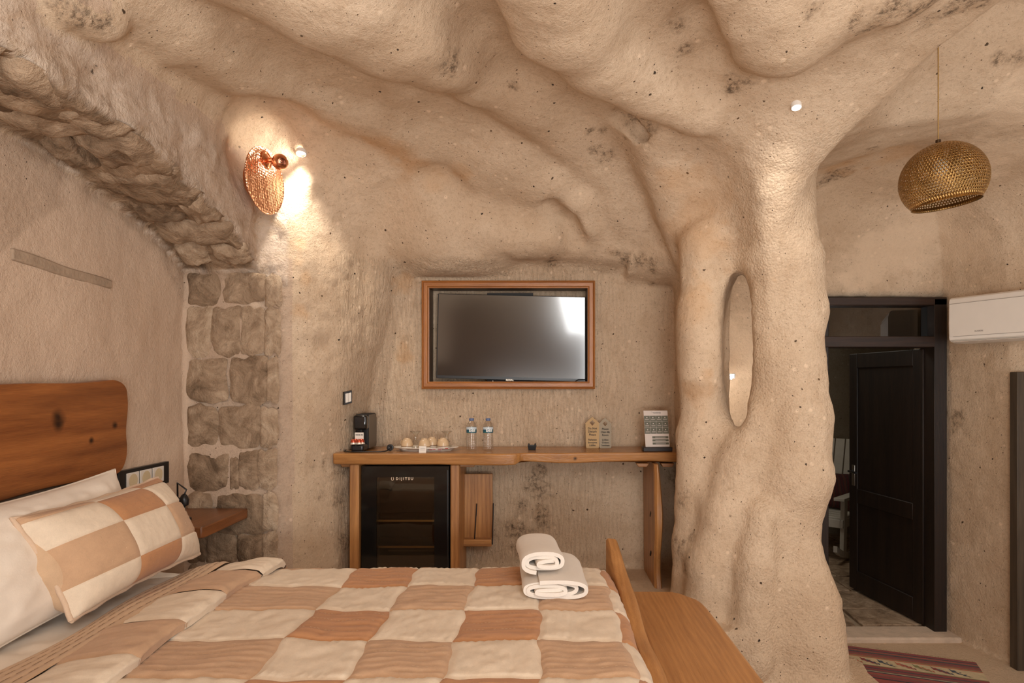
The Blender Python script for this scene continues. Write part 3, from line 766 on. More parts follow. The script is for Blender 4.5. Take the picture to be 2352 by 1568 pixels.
# footboard: live edge plank, lower in the middle
def footboard():
    ny = 40; ys_ = np.linspace(.92, 2.775, ny); mb = MB(); v = []
    for i, yv in enumerate(ys_):
        t = (yv-1.85)/.93; zt_ = .50+.185*abs(t)**1.5+.006*math.sin(yv*17)
        x0 = .297-.012*abs(t)+.01*(1-abs(t)); x1 = x0+.050+.012*(1-abs(t))+.003*math.sin(yv*11)
        v.append([(x0, yv, .14), (x0, yv, zt_-.008), (x0+.008, yv, zt_), (x1-.008, yv, zt_-.004), (x1, yv, zt_-.014), (x1, yv, .14)])
    A = np.array(v); n_ = A.shape[1]
    for i in range(ny-1):
        for k in range(n_):
            k2_ = (k+1) % n_
            mb.v += [tuple(A[i, k]), tuple(A[i, k2_]), tuple(A[i+1, k2_]), tuple(A[i+1, k])]; q = len(mb.v); mb.f.append((q-4, q-3, q-2, q-1))
    for i, fl_ in ((0, 1), (-1, 0)):
        q = len(mb.v); mb.v += [tuple(p) for p in A[i]]; mb.f.append(tuple(range(q, q+n_)) if fl_ else tuple(range(q+n_-1, q-1, -1)))
    me = mb.mesh(); bm = bmesh.new(); bm.from_mesh(me); bmesh.ops.remove_doubles(bm, verts=bm.verts, dist=1e-5); bmesh.ops.recalc_face_normals(bm, faces=bm.faces); bm.to_mesh(me); bm.free()
    return me
link('footboard', footboard(), OAKY, bed, 50)
# headboard
def live_slab(y0, y1, z0, z1, x0, x1, seed, rc=(.05, .09)):
    r = random.Random(seed); pts = []
    def wv(t, a): return a*(math.sin(t*5+seed)+.5*math.sin(t*11+2*seed))
    nn = 24
    for i in range(nn+1): t = i/nn; pts.append((y0+(y1-y0-rc[1])*t, z1+wv(t*2, .004)+.062*t))
    for i in range(1, 9): a = i/8*PI/2; pts.append((y1-rc[1]+rc[1]*math.sin(a), z1+.062+wv(2, .004)-rc[0]+rc[0]*math.cos(a)))
    for i in range(1, 10): t = i/10; pts.append((y1+.006*math.sin(t*7), z1+.062-rc[0]+(z0-z1-.062+rc[0]+rc[1])*t))
    for i in range(0, 8): a = i/7*PI/2; pts.append((y1-rc[1]*.8*(1-math.cos(a)), z0+rc[1]*(1-math.sin(a))))
    for i in range(nn+1): t = i/nn; pts.append((y1-rc[1]*.8-(y1-y0-rc[1])*t, z0+wv(t*2+1, .006)))
    mb = MB(); M = Matrix(((0, 0, 1, 0), (1, 0, 0, 0), (0, 1, 0, 0), (0, 0, 0, 1)))
    mb.prism(pts, x0, x1, M); return mb
hb = live_slab(.95, 2.655, .985, 1.302, -1.745, -1.70, 2).build('headboard', WAL, None, bevel=.010, seg=3)
origin_to(hb, (-1.70, 2.65, 1.0)); tag(hb, 'thick reddish brown live-edge wooden headboard slab on the plastered wall', 'headboard')
tag(MB().box((-1.742, 1.0, .60), (-1.718, 2.45, .990)).build('backing_panel', simple('grey_panel', (.17, .135, .10), .9, var=.25, bump=.003, bs=40), hb, bevel=.004), 'grey panel below the slab')

# ---------------------------------------------------------------- quilt
SQ = .243
def roll(c, lim, R):
    if c < lim: return c, 0.
    a = (c-lim)/R
    if a < PI/2: return lim+R*math.sin(a), -(R-R*math.cos(a))
    return lim+R, -R-(c-lim-R*PI/2)
def quilt_pt(s, t, col_k, lines):
    X, dz = roll(s, .225, .055)
    if t > 1.8: Y, dz2 = roll(t, 2.56, .085)
    else:
        Y, dz2 = roll(-t, -1.06, .07); Y = -Y
    z = .606+dz+dz2
    return X, Y, z
def patch_mesh(s0, s1, t0, t1, kind, seed, fn, n=22, amp=.006, lines=None):
    r = np.random.RandomState(seed); U = np.linspace(0, 1, n); A = np.zeros((n, n, 3))
    lines = lines if lines is not None else (0 if kind != 'cream' else 1)
    S_, T_ = np.meshgrid(s0+(s1-s0)*U, t0+(t1-t0)*U, indexing='ij')
    pp = np.stack([S_.ravel(), T_.ravel(), np.zeros(S_.size)], 1)
    wob = vnoise(pp, 9, seed).reshape(n, n)*.015+vnoise(pp, 24, seed+5).reshape(n, n)*.004
    c = (T_ if lines == 0 else S_)+wob
    pitch = .033 if lines == 0 else .026
    ph = np.abs(np.sin(PI*c/pitch+r.rand()*3))
    puff = amp*(ph**.5)*1.2+amp*.4*vnoise(pp, 30, seed+9).reshape(n, n)
    # seam wobble is shared by neighbours: depends on position only
    Uu, Vv = np.meshgrid(U, U, indexing='ij')
    e = np.clip(np.minimum(np.minimum(Uu, 1-Uu), np.minimum(Vv, 1-Vv))/.06, 0, 1)
    big = .007*vnoise(pp, 3.1, 77).reshape(n, n)+.004*vnoise(pp, 7, 78).reshape(n, n)
    sx = .006*np.sin(T_*19+1)+.003*np.sin(T_*47); sy = .006*np.sin(S_*17+2)+.003*np.sin(S_*43)
    h = puff*(e**.6)+.002*e
    for i in range(n):
        for j in range(n):
            A[i, j] = fn(S_[i, j]+sx[i, j], T_[i, j]+sy[i, j], h[i, j], big[i, j])
    return A
def q_fn(s, t, h, big):
    x_, y_, z_ = quilt_pt(s, t, 0, 0)
    e = .012
    xa, ya, za = quilt_pt(s+e, t, 0, 0); xb, yb, zb_ = quilt_pt(s, t+e, 0, 0)
    nrm = Vector((xa-x_, ya-y_, za-z_)).cross(Vector((xb-x_, yb-y_, zb_-z_)))
    nrm = nrm.normalized() if nrm.length > 1e-9 else Vector((0, 0, 1))
    return Vector((x_, y_, z_))+nrm*(h+big*.9+.006)
qt = thing('quilt', 'patchwork quilt of cream, tan and rust squares spread over the bed', 'quilt', (-.4, 1.8, .6))
MATS = {'cream': CL_CREAM, 'tan': CL_TAN, 'rust': CL_RUST}
def stitches(A, kind, seed, parent, every=3, lines=0):
    """short running stitches lying in the channels"""
    r = random.Random(seed); mb = MB(); n = A.shape[0]
    for k in range(3):
        a = 3+int((n-6)*(k+.5)/3)+r.randint(-1, 1)
        for b in range(1, n-2, 1):
            if r.random() < .35: continue
            p, q = (A[b, a], A[b+1, a]) if lines == 0 else (A[a, b], A[a, b+1])
            p = Vector(p); q = Vector(q); d = q-p; w_ = Vector((-d.y, d.x, 0)).normalized()*.0008 if abs(d.x)+abs(d.y) > 1e-6 else Vector((0, 0, .001))
            nn = Vector((0, 0, .0012))
            q = p+d*.55
            mb.add([p-w_+nn, q-w_+nn, q+w_+nn, p+w_+nn], [(0, 1, 2, 3)])
    return mb
for c_ in range(-4, 2):
    s0 = c_*SQ; s1 = s0+SQ
    if c_ == 1: s1 = s0+.22
    if c_ == -4: s0 = -1.12
    ci = -c_            # c0 is X 0..SQ
    for R in range(-1, 8):
        t1 = 2.58-(R-1)*SQ; t0 = t1-SQ
        if R == 7: t0 = t1-.2
        odd = (ci+R) % 2 == 0
        kind = ('rust' if R % 2 else 'tan') if odd else 'cream'
        if c_ == 0 and kind == 'rust': kind = 'tan'
        sd = 500+c_*31+R*7
        A = patch_mesh(s0, s1, t0, t1, kind, sd, q_fn)
        o = MB().grid(A).build('patch', MATS[kind], qt, 180)
        if 0 <= R <= 6 and kind != 'cream':
            stitches(A, kind, sd, o).build('stitching', THREAD, o)['kind'] = 'stuff'
# folded-back strip near the pillows
def f_fn(s, t, h, big):
    # s: 0 at the lining side .. 1 over the rolled edge and under
    pts = [(-1.262, .628), (-1.20, .640), (-1.12, .652), (-1.065, .650), (-1.043, .636), (-1.05, .618)]
    k = min(s*5, 4.999); i = int(k); f = k-i
    x_ = pts[i][0]*(1-f)+pts[i+1][0]*f; z_ = pts[i][1]*(1-f)+pts[i+1][1]*f
    dy, dz = 0, 0
    if t > 2.55: yy_, dz = roll(t, 2.56, .085); 
    else: yy_ = t
    if t < 1.06: yy_, dz = roll(-t, -1.06, .07); yy_ = -yy_
    x_ += .012*math.sin(t*5.2)+.006*math.sin(t*13)
    return (x_, yy_, z_+dz+h+.5*big)
bnd = [2.74, 2.62, 2.43, 2.18, 1.92, 1.66, 1.41, 1.16, .92]
for i in range(len(bnd)-1):
    kind = ('tan', 'cream', 'tan', 'cream', 'tan', 'cream', 'tan', 'cream')[i]
    n_ = 22; A = np.zeros((n_, n_, 3)); 
    for a in range(n_):
        for b in range(n_):
            u_, t_ = a/(n_-1), bnd[i+1]+(bnd[i]-bnd[i+1])*b/(n_-1)
            p2 = np.array([[u_*.25, t_, 0.]]); e_ = min(1, min(u_, 1-u_, b/(n_-1), 1-b/(n_-1))/.08)
            A[a, b] = f_fn(u_, t_+.012*math.sin(u_*3+i), (.004*abs(math.sin(PI*(t_+.01*math.sin(u_*9))/.03))**.5+.003)*e_+.004*float(vnoise(p2, 22, 5)[0]), .008*float(vnoise(p2, 6, 6)[0]))
    MB().grid(A).build('patch', MATS[kind], qt, 180)
# striped lining
n_, m_ = 40, 110; A = np.zeros((n_, m_, 3))
for a in range(n_):
    for b in range(m_):
        u_ = a/(n_-1); t_ = .95+(2.73-.95)*b/(m_-1)
        yy_, dz = roll(t_, 2.56, .085) if t_ > 1.8 else (t_, 0)
        wx = .010*math.sin(t_*4.1+1)+.004*math.sin(t_*11)
        A[a, b] = (-1.40+.155*u_+wx*(1-.3*u_), yy_, .604+.028*math.sin(u_*PI*.5)**.8+.0045*abs(math.sin(PI*u_*5))**.6+dz+.004*math.sin(t_*9+u_*4))
MB().grid(A).build('lining', CL_BACK, qt, 180)
mb = MB()
for k in range(1, 5):
    u_ = k/5; a = int(round(u_*(n_-1)))
    for b in range(1, m_-2):
        if b % 3 == 0: continue
        p, q = Vector(A[a, b]), Vector(A[a, b+1]); q = p+(q-p)*.9
        mb.add([p+Vector((-.0010, 0, .0016)), q+Vector((-.0010, 0, .0016)), q+Vector((.0010, 0, .0016)), p+Vector((.0010, 0, .0016))], [(0, 1, 2, 3)])
mb.build('stitching', THREADD, qt)['kind'] = 'stuff'

# ---------------------------------------------------------------- pillows
def pillow_frame(p00, p10, p01):
    """lower near corner, lower far corner, upper near corner"""
    a = Vector(p00); L_ = Vector(p10)-a; H_ = Vector(p01)-a; N_ = L_.cross(H_).normalized()
    return a, L_, H_, N_
def pil_pt(fr, u, v, side, T, pinch=.06, wr=0, seed=0):
    a, L_, H_, N_ = fr
    U_ = u*2-1; V_ = v*2-1
    t = T*(max(0, 1-abs(U_)**2.6)**.5)*(max(0, 1-abs(V_)**2.4)**.5)
    sh = 1-pinch*(1-abs(V_)**2)*abs(U_)**3; sv = 1-pinch*1.4*(1-abs(U_)**2)*abs(V_)**3
    uu = .5+U_*sh*.5; vv = .5+V_*sv*.5
    p = a+L_*uu+H_*vv+N_*(side*t)
    if wr:
        q = np.array([[u*2.1, v*1.3, seed*.37]]); p += N_*side*wr*(float(vnoise(q, 4, seed)[0])+.5*float(vnoise(q, 11, seed)[0]))*min(1, min(u, v, 1-u, 1-v)*8)
    return p
def pillow_part(fr, side, T, u0, u1, v0, v1, n=24, wr=.004, seed=1, quilted=0, edge_gap=0, pinch=.06):
    A = np.zeros((n, n, 3)); N_ = fr[3]
    for i in range(n):
        for j in range(n):
            a, b = i/(n-1), j/(n-1); u_ = u0+(u1-u0)*a; v_ = v0+(v1-v0)*b
            p = pil_pt(fr, u_, v_, side, T, pinch, wr, seed)
            e = min(1, min(a, b, 1-a, 1-b)/.07)
            if quilted:
                c = (v_ if quilted == 1 else u_)*.6+.004*math.sin((u_+v_)*23+seed)
                p += N_*side*(.0034*abs(math.sin(PI*c/.028))**.5+.003)*e**.6
            A[i, j] = p
    return A
# white pillows against the wall
frw = pillow_frame((-1.50, 1.60, .600), (-1.48, 2.44, .635), (-1.650, 1.63, .985))
def white_pillow(name, fr, label, T, seed):
    o = MB(); o.grid(pillow_part(fr, 1, T, 0, 1, 0, 1, 60, .010, seed), flip=fr[3].x < 0); o.grid(pillow_part(fr, -1, T, 0, 1, 0, 1, 40, .006, seed+1), flip=fr[3].x > 0)
    t = thing(name, label, 'pillow', tuple(fr[0])); o.build('pillow_cover', CL_WHITE, t, 180)
    a, L_, H_, N_ = fr; ring = [(0, 0), (1, 0), (1, 1), (0, 1)]; pts = []
    for k in range(4):
        (ua, va), (ub, vb) = ring[k], ring[(k+1) % 4]
        for q in range(12): f = q/12; pts.append(pil_pt(fr, ua+(ub-ua)*f, va+(vb-va)*f, 1, T))
    pts.append(pts[0]); MB().tube(pts, .0045, 6).build('seam', CL_WHITE, t, 60)
    return t
white_pillow('pillow', frw, 'plain white pillow propped upright against the wall behind the checked pillow', .085, 3)
# patchwork pillow
frp = pillow_frame((-1.400, 1.925, .640), (-1.375, 2.60, .662), (-1.545, 1.885, .952))
pw = thing('pillow', 'patchwork pillow with cream, tan and rust checks leaning on the white pillow', 'pillow', tuple(frp[0]))
TP = .122
side = 1 if frp[3].x > 0 else -1
cols = [0, .355, .70, 1.0]; rws = [0, .26, .64, .93, 1.0]
kinds = [['cream', 'rust', 'cream'], ['tan', 'cream', 'tan'], ['cream', 'rust', 'cream'], ['tan', 'cream', 'rust']]
for ri in range(4):
    for ci in range(3):
        kd = kinds[ri][ci]; sd = 40+ri*5+ci
        A = pillow_part(frp, side, TP, cols[ci], cols[ci+1], rws[ri], rws[ri+1], 20, .002, 9, quilted=2 if kd != 'tan' else 1)
        o = MB().grid(A, flip=side < 0).build('patch', MATS[kd], pw, 180)
        if kd != 'cream': stitches(A, kd, sd, o, lines=ri % 2).build('stitching', THREAD, o)['kind'] = 'stuff'
MB().grid(pillow_part(frp, -side, TP*.9, 0, 1, 0, 1, 36, .006, 12), flip=side > 0).build('pillow_back', CL_PIPE, pw, 180)
ring = [(0, 0), (1, 0), (1, 1), (0, 1)]; pts = []
for k in range(4):
    (ua, va), (ub, vb) = ring[k], ring[(k+1) % 4]
    for q in range(14): f = q/14; pts.append(pil_pt(frp, ua+(ub-ua)*f, va+(vb-va)*f, 1, TP)+Vector((0, 0, .003*math.sin(q*2.3))))
pts.append(pts[0]); MB().tube(pts, .008, 8).build('piping', CL_PIPE, pw, 60)
# open near end of the sham shows the inner pillow
n_ = 18; A = np.zeros((n_, n_, 3))
for i in range(n_):
    for j in range(n_):
        a_ = i/(n_-1)*PI; v_ = j/(n_-1)
        T2 = .062*max(0, math.sin(PI*v_))**.6
        base_ = frp[0]-frp[3]*(side*.026)+frp[2]*(.04+.92*v_)+frp[1]*.075
        A[i, j] = base_+frp[3]*T2*math.cos(a_)-frp[1].normalized()*(T2*.9*math.sin(a_)*(1+.12*math.sin(v_*17)))
MB().grid(A).build('pillow_insert', CL_BACK, pw, 180)

# ---------------------------------------------------------------- towels
def towel(cx, y0, y1, z0, w_, h_, turns, seed, rot, label, tail=0):
    """flat rolled towel: a ribbon wound into a flattened spiral, front end facing the camera"""
    r = random.Random(seed); th = .0085; pts = []; N_ = 150
    for i in range(N_):
        f = i/(N_-1); a = f*turns*2*PI+PI*.2; sc = .30+.70*f
        hw = max(.012, (w_/2-th)*(sc if sc > .5 else sc)); hh = max(.004, (h_/2-th)*(.12+.88*f))
        ex = 2.6; ca, sa = math.cos(a), math.sin(a)
        px_ = math.copysign(abs(ca)**(2/ex), ca)*hw; pz_ = math.copysign(abs(sa)**(2/ex), sa)*hh
        pts.append([px_+(w_/2-hw)*(.25*math.sin(f*5+seed)), pz_+.0015*math.sin(f*30+seed)])
    if tail:
        ex_, ez_ = pts[-1]
    pts = np.array(pts); d = np.gradient(pts, axis=0); nn = np.stack([-d[:, 1], d[:, 0]], 1); nn /= np.linalg.norm(nn, axis=1, keepdims=True)+1e-9
    ny = 14; mb = MB(); Ao = np.zeros((N_, ny, 3)); Ai = np.zeros((N_, ny, 3))
    for j in range(ny):
        f = j/(ny-1); yv = y0+(y1-y0)*f; edge = min(1, min(f, 1-f)*8)
        sg = 1-.05*(1-edge)+.02*math.sin(f*6+seed)
        for i in range(N_):
            jag = .006*math.sin(i*.09+seed)*(1 if j == 0 else 0)
            for Aa, sgn in ((Ao, .5), (Ai, -.5)):
                q = pts[i]+nn[i]*sgn*th*1.6
                Aa[i, j] = (q[0]*sg, yv+jag-.012*math.sin(i*.05)*(f < .5), q[1]*sg+h_/2)
    M = Matrix.Translation((cx, (y0+y1)/2, z0)) @ Matrix.Rotation(rot, 4, 'Z') @ Matrix.Translation((0, -(y0+y1)/2, 0))
    me_v = []; 
    mb.grid(Ao); mb.grid(Ai, flip=True)
    I = lambda k, i, j: k*N_*ny+i*ny+j
    for i in range(N_-1):
        mb.f.append((I(0, i, 0), I(1, i, 0), I(1, i+1, 0), I(0, i+1, 0))); mb.f.append((I(0, i, ny-1), I(0, i+1, ny-1), I(1, i+1, ny-1), I(1, i, ny-1)))
    for j in range(ny-1):
        for i in (0, N_-1): mb.f.append((I(0, i, j), I(0, i, j+1), I(1, i, j+1), I(1, i, j)))
    mb.v = [tuple(M @ Vector(v)) for v in mb.v]
    me = mb.mesh(); bm = bmesh.new(); bm.from_mesh(me); bmesh.ops.recalc_face_normals(bm, faces=bm.faces); bm.to_mesh(me); bm.free()
    t = link('towel', me, CL_TOWEL, None, 60); zmin = min(v.co.z for v in me.vertices)
    me.transform(Matrix.Translation((0, 0, z0-zmin)))
    origin_to(t, (cx, (y0+y1)/2, z0)); return tag(t, label, 'towel', None)
towel(.035, 2.17, 2.53, .617, .262, .082, 3.2, 3, .05, 'larger folded white towel lying on the quilt, under the small rolled one')
towel(.005, 2.22, 2.50, .692, .182, .086, 2.6, 8, .10, 'small rolled white towel on top of the larger folded towel')

# ---------------------------------------------------------------- bench at the foot of the bed
bn = thing('bench', 'low wooden slab bench with rounded corner beyond the footboard', 'bench', (.52, 1.85, 0))
pts = [(.372, .95), (.60, .95), (.672, 1.05)]+[(.672+.006*math.sin(t*3), 1.05+t*1.47) for t in np.linspace(.1, 1, 12)]
pts += [(.672-.03*(1-math.cos(a)), 2.56+.14*math.sin(a)) for a in np.linspace(.1, PI/3, 5)]+[(.60, 2.765), (.57, 2.785), (.372, 2.79)]
MB().prism(pts, .405, .452).build('bench_top', OAKY, bn, bevel=.012, seg=3)
for yl in (1.15, 2.55): MB().box((.40, yl, 0), (.62, yl+.045, .405)).build('leg', OAKZ, bn, bevel=.006)
# ---------------------------------------------------------------- desk
DT = .972; LG = .24
dk = thing('desk', 'long live-edge oak desk shelf standing on the rock ledge under the television', 'desk', (-.17, 3.7, LG))
fr_ = [(-1.122, 3.50), (-1.116, 3.472), (-.9, 3.462), (-.55, 3.468), (-.30, 3.458), (-.20, 3.452), (-.13, 3.462), (-.10, 3.492), (-.05, 3.500), (.10, 3.490), (.20, 3.505), (.35, 3.512), (.60, 3.515), (.765, 3.52), (.788, 3.54), (.79, 3.60), (.785, 3.865), (-1.05, 3.865), (-1.118, 3.60)]
def desk_top():
    mb = MB(); z1 = DT; n = len(fr_)
    zb_ = [DT-.060 if p[0] < -.3 else (DT-.064 if p[0] < -.12 else DT-.052-.006*math.sin(p[0]*9)) for p in fr_]
    v = [Vector((p[0], p[1], z1)) for p in fr_]+[Vector((p[0], p[1]+.006, zb_[i])) for i, p in enumerate(fr_)]
    mb.add(v, [tuple(range(n)), tuple(range(2*n-1, n-1, -1))]+[(i+n, (i+1) % n+n, (i+1) % n, i) for i in range(n)])
    return mb
desk_top().build('desk_top', wood('oak_desk_top', (.22, .088, .026), (.50, .24, .08), 'x', 1.7, .22, knots=((-.17+.17-.0, -.22, .70, .012), (.36, -.19, .70, .013))), dk, bevel=.009, seg=3)
MB().box((-1.035, 3.50, LG), (-.983, 3.84, DT-.062)).build('leg', OAKZ, dk, bevel=.005)
MB().box((-.487, 3.50, LG), (-.437, 3.84, DT-.062)).build('leg', OAKZ, dk, bevel=.007)
def live_leg():
    mb = MB(); ny = 26; A = []
    for i in range(ny+1):
        z_ = LG+(DT-.058-LG)*i/ny; t = i/ny
        yf = 3.470+.020*math.sin(t*5.4+.6)+.012*math.sin(t*11)+(.02*max(0, t-.6)); x0 = .622-.006*t; x1 = x0+.042-.016*max(0, t-.62)/.38-.004*math.sin(t*7)
        A.append([(x0, yf+.012, z_), (x0+.012, yf, z_), (x1-.008, yf, z_), (x1, yf+.010, z_), (x1, 3.84, z_), (x0, 3.84, z_)])
    A = np.array(A); n_ = 6
    for i in range(ny):
        for k in range(n_):
            k2_ = (k+1) % n_; q = len(mb.v)
            mb.v += [tuple(A[i, k]), tuple(A[i, k2_]), tuple(A[i+1, k2_]), tuple(A[i+1, k])]; mb.f.append((q, q+1, q+2, q+3))
    for i, rv in ((0, True), (-1, False)):
        q = len(mb.v); mb.v += [tuple(p) for p in A[i]]; mb.f.append(tuple(range(q+n_-1, q-1, -1)) if rv else tuple(range(q, q+n_)))
    me = mb.mesh(); bm = bmesh.new(); bm.from_mesh(me); bmesh.ops.remove_doubles(bm, verts=bm.verts, dist=1e-5); bm.to_mesh(me); bm.free(); return me
o = link('leg', live_leg(), OAKZ, dk, 40)
for zc_ in (.62, .40):
    MB().box((-.018, -.003, -.006), (.018, .003, .006), Matrix.Translation((.619, 3.60, zc_)) @ Matrix.Rotation(PI/2, 4, 'Z') @ Matrix.Rotation(.8, 4, 'Y')).build('slot', BLACKM, dk)
for (a, b) in ((-1.10, -.99), (-.46, -.35), (.53, .60), (.665, .74)):
    MB().prism([(a, DT-.062), (b, DT-.062), (b-.012, DT-.082), (a+.012, DT-.082)], -3.60, -3.54, Matrix(((1, 0, 0, 0), (0, 0, -1, 0), (0, 1, 0, 0), (0, 0, 0, 1)))).build('bracket', OAK, dk, bevel=.003)

# fridge
fx0, fx1, fy0, fz0, fz1 = -.975, -.495, 3.52, LG, .897
fg = thing('fridge', 'black minibar fridge with glass door, under the left part of the desk', 'fridge', ((fx0+fx1)/2, 3.7, LG))
mb = MB(); mb.box((fx0, fy0+.045, fz0+.02), (fx0+.03, 3.83, fz1)); mb.box((fx1-.03, fy0+.045, fz0+.02), (fx1, 3.83, fz1)); mb.box((fx0+.03, fy0+.045, fz1-.03), (fx1-.03, 3.83, fz1)); mb.box((fx0+.03, fy0+.045, fz0+.02), (fx1-.03, 3.83, fz0+.05)); mb.box((fx0+.03, 3.80, fz0+.05), (fx1-.03, 3.83, fz1-.03))
mb.build('cabinet', BLACK, fg)
for xx in (fx0+.05, fx1-.05): MB().lathe([(.014, 0), (.014, .022)], 12, Matrix.Translation((xx, fy0+.10, fz0))).build('foot', BLACK, fg, 40)
wx0, wx1, wz0, wz1 = fx0+.082, fx1-.082, fz0+.075, fz1-.06
mb = MB(); mb.box((fx0, fy0, fz0+.02), (wx0, fy0+.042, fz1)); mb.box((wx1, fy0, fz0+.02), (fx1, fy0+.042, fz1)); mb.box((wx0, fy0, fz0+.02), (wx1, fy0+.042, wz0)); mb.box((wx0, fy0, wz1), (wx1, fy0+.042, fz1))
dr_ = mb.build('door', simple('black_gloss', (.006, .006, .006), .09, 0, .5, .02), fg)
MB().box((wx0, fy0+.004, wz0), (wx1, fy0+.010, wz1)).build('pane', glass('smoked_glass', (.75, .70, .62), .03), dr_)
MB().box((fx1-.012, fy0-.003, fz0+.05), (fx1-.004, fy0, fz1-.02)).build('handle_strip', BLACK, dr_)
for zz in (.585, .44):
    MB().box((fx0+.03, fy0+.07, zz), (fx1-.03, 3.79, zz+.004)).build('shelf', glass('shelf_glass', (.6, .55, .45), .05), fg)
    MB().box((fx0+.03, fy0+.062, zz-.004), (fx1-.03, fy0+.070, zz+.006)).build('shelf_trim', simple('shelf_brass', (.65, .45, .2), .3, .9), fg)
for k in range(9):
    MB().box((wx0, 3.795, .36+k*.055), (wx1, 3.80, .372+k*.055)).build('liner_rib', simple('liner', (.16, .12, .08), .6), fg) if k == 0 else None
MTXT = lambda x_, y_, z_: Matrix.Translation((x_, y_, z_)) @ Matrix.Rotation(PI/2, 4, 'X')
LET = simple('lettering_cream', (.85, .66, .48), .5)
link('lettering', text_mesh('DIJITSU', .020, MTXT(-.740, fy0+.0035, fz1-.075), .0004, 'CENTER', 1.5, .0006), LET, dr_)
mb = MB(); cx_ = -.806; cz_ = fz1-.068
mb.tube([(cx_+.006*math.cos(a), fy0+.003, cz_+.010*math.sin(a)) for a in np.linspace(0, 2*PI, 16)], .0016, 6); mb.build('logo', LET, dr_)
# luggage-style wall holder board
MX = Matrix(((1, 0, 0, 0), (0, 0, -1, 0), (0, 1, 0, 0), (0, 0, 0, 1)))
hd = thing('brochure_rack', 'wooden wall holder board with black metal rods, beside the fridge under the desk', 'rack', P(1094, 1170, 3.80))
a, b = P(1057, 1088, 3.74), P(1131, 1240, 3.74)
MB().box((a.x, 3.745, b.z), (b.x, 3.765, a.z)).build('back_board', OAKZ, hd, bevel=.003)
a, b = P(1051, 1238, 3.70), P(1129, 1254, 3.70)
MB().box((a.x, 3.69, b.z), (b.x, 3.765, a.z)).build('lip', OAK, hd, bevel=.004)
for (u0, v0, u1, v1) in ((1095, 1158, 1090, 1240), (1133, 1157, 1131, 1250)):
    MB().tube([P(u0, v0-1, 3.745), P(u0, v0, 3.71), P(u1, v1, 3.705)], .0032, 6).build('rod', BLACKM, hd, 60)
MB().box((-.44, 3.765, .45), (-.30, 3.84, .80)).build('mounting_block', OAKZ, hd)

# ---------------------------------------------------------------- TV and frame
YT = 3.83
tf = thing('tv_frame', 'profiled orange-brown wooden frame around the television recess', 'frame', P(1168, 768, YT))
o0, o1 = P(968, 644, YT), P(1367, 893, YT)
for w_, yy_, d_ in ((.045, YT-.008, .022), (.034, YT-.020, .014), (.014, YT-.026, .010)):
    pass
def frame_side(p, q, inn):   # mitred profile
    prof = [(0, 0), (0, .016), (.006, .022), (.010, .017), (.014, .024), (.034, .024), (.038, .018), (.044, .016), (.044, 0)]
    mb = MB(); p = Vector(p); q = Vector(q); d = (q-p).normalized(); inn = Vector(inn); v = []; n = len(prof)
    for e, s in ((p, 1), (q, -1)):
        for (u, h) in prof: v.append(e+inn*u+d*s*u+Vector((0, -h, 0)))
    f = [(i, (i+1) % n, (i+1) % n+n, i+n) for i in range(n)]+[tuple(range(n-1, -1, -1)), tuple(range(n, 2*n))]
    return mb.add(v, f)
FW = wood('frame_wood', (.24, .085, .022), (.50, .20, .055), 'x', 2.0, .3); FWZ = wood('frame_wood_upright', (.24, .085, .022), (.50, .20, .055), 'z', 2.0, .3)
x0, x1, z1_, z0_ = o0.x, o1.x, o0.z, o1.z; yb = 3.852
for p, q, inn, m_ in (((x0, yb, z1_), (x1, yb, z1_), (0, 0, -1), FW), ((x0, yb, z0_), (x1, yb, z0_), (0, 0, 1), FW), ((x0, yb, z0_), (x0, yb, z1_), (1, 0, 0), FWZ), ((x1, yb, z0_), (x1, yb, z1_), (-1, 0, 0), FWZ)):
    frame_side(p, q, inn).build('frame_side', m_, tf, 30)
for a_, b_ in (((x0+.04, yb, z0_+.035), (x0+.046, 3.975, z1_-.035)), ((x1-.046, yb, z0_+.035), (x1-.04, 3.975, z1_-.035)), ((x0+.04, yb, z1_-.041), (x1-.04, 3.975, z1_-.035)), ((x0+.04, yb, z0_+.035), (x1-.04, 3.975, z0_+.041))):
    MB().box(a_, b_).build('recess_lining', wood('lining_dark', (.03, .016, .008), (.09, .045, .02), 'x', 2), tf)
tv = thing('television', 'flat screen television, switched off, hung inside the wooden wall frame', 'television', P(1174, 778, 3.91))
tc = [P(1006, 674, 3.905), P(1345, 682, 3.90), P(1345, 877, 3.90), P(1002, 868, 3.905)]
def quad_box(c, d0, d1, name, mat, parent, bevel=.002):
    v = [p+Vector((0, d0, 0)) for p in c]+[p+Vector((0, d1, 0)) for p in c]
    return MB().add(v, [(0, 1, 2, 3), (7, 6, 5, 4), (0, 4, 5, 1), (1, 5, 6, 2), (2, 6, 7, 3), (3, 7, 4, 0)]).build(name, mat, parent, bevel=bevel)
def lerp4(c, u0, u1, v0, v1):
    f = lambda u, v: (c[0]*(1-u)+c[1]*u)*(1-v)+(c[3]*(1-u)+c[2]*u)*v
    return [f(u0, v0), f(u1, v0), f(u1, v1), f(u0, v1)]
quad_box(tc, 0, .03, 'housing', BLACK, tv)
SCR = NT('screen_glass', .16, 0, .9); SCR.col((.006, .006, .006)); SCR.b.inputs['Coat Weight'].default_value = 1; SCR.b.inputs['Coat Roughness'].default_value = .07
quad_box(lerp4(tc, .006, .994, .006, .965), -.0015, .001, 'screen', SCR.m, tv, 0)
link('lettering', text_mesh('REGAL', .015, MTXT(P(1171, 874, 3.9).x, 3.898, P(1171, 874.5, 3.9).z), .0003, 'CENTER', 1.1, .0006), simple('lettering_silver', (.8, .72, .6), .4, .3), tv)
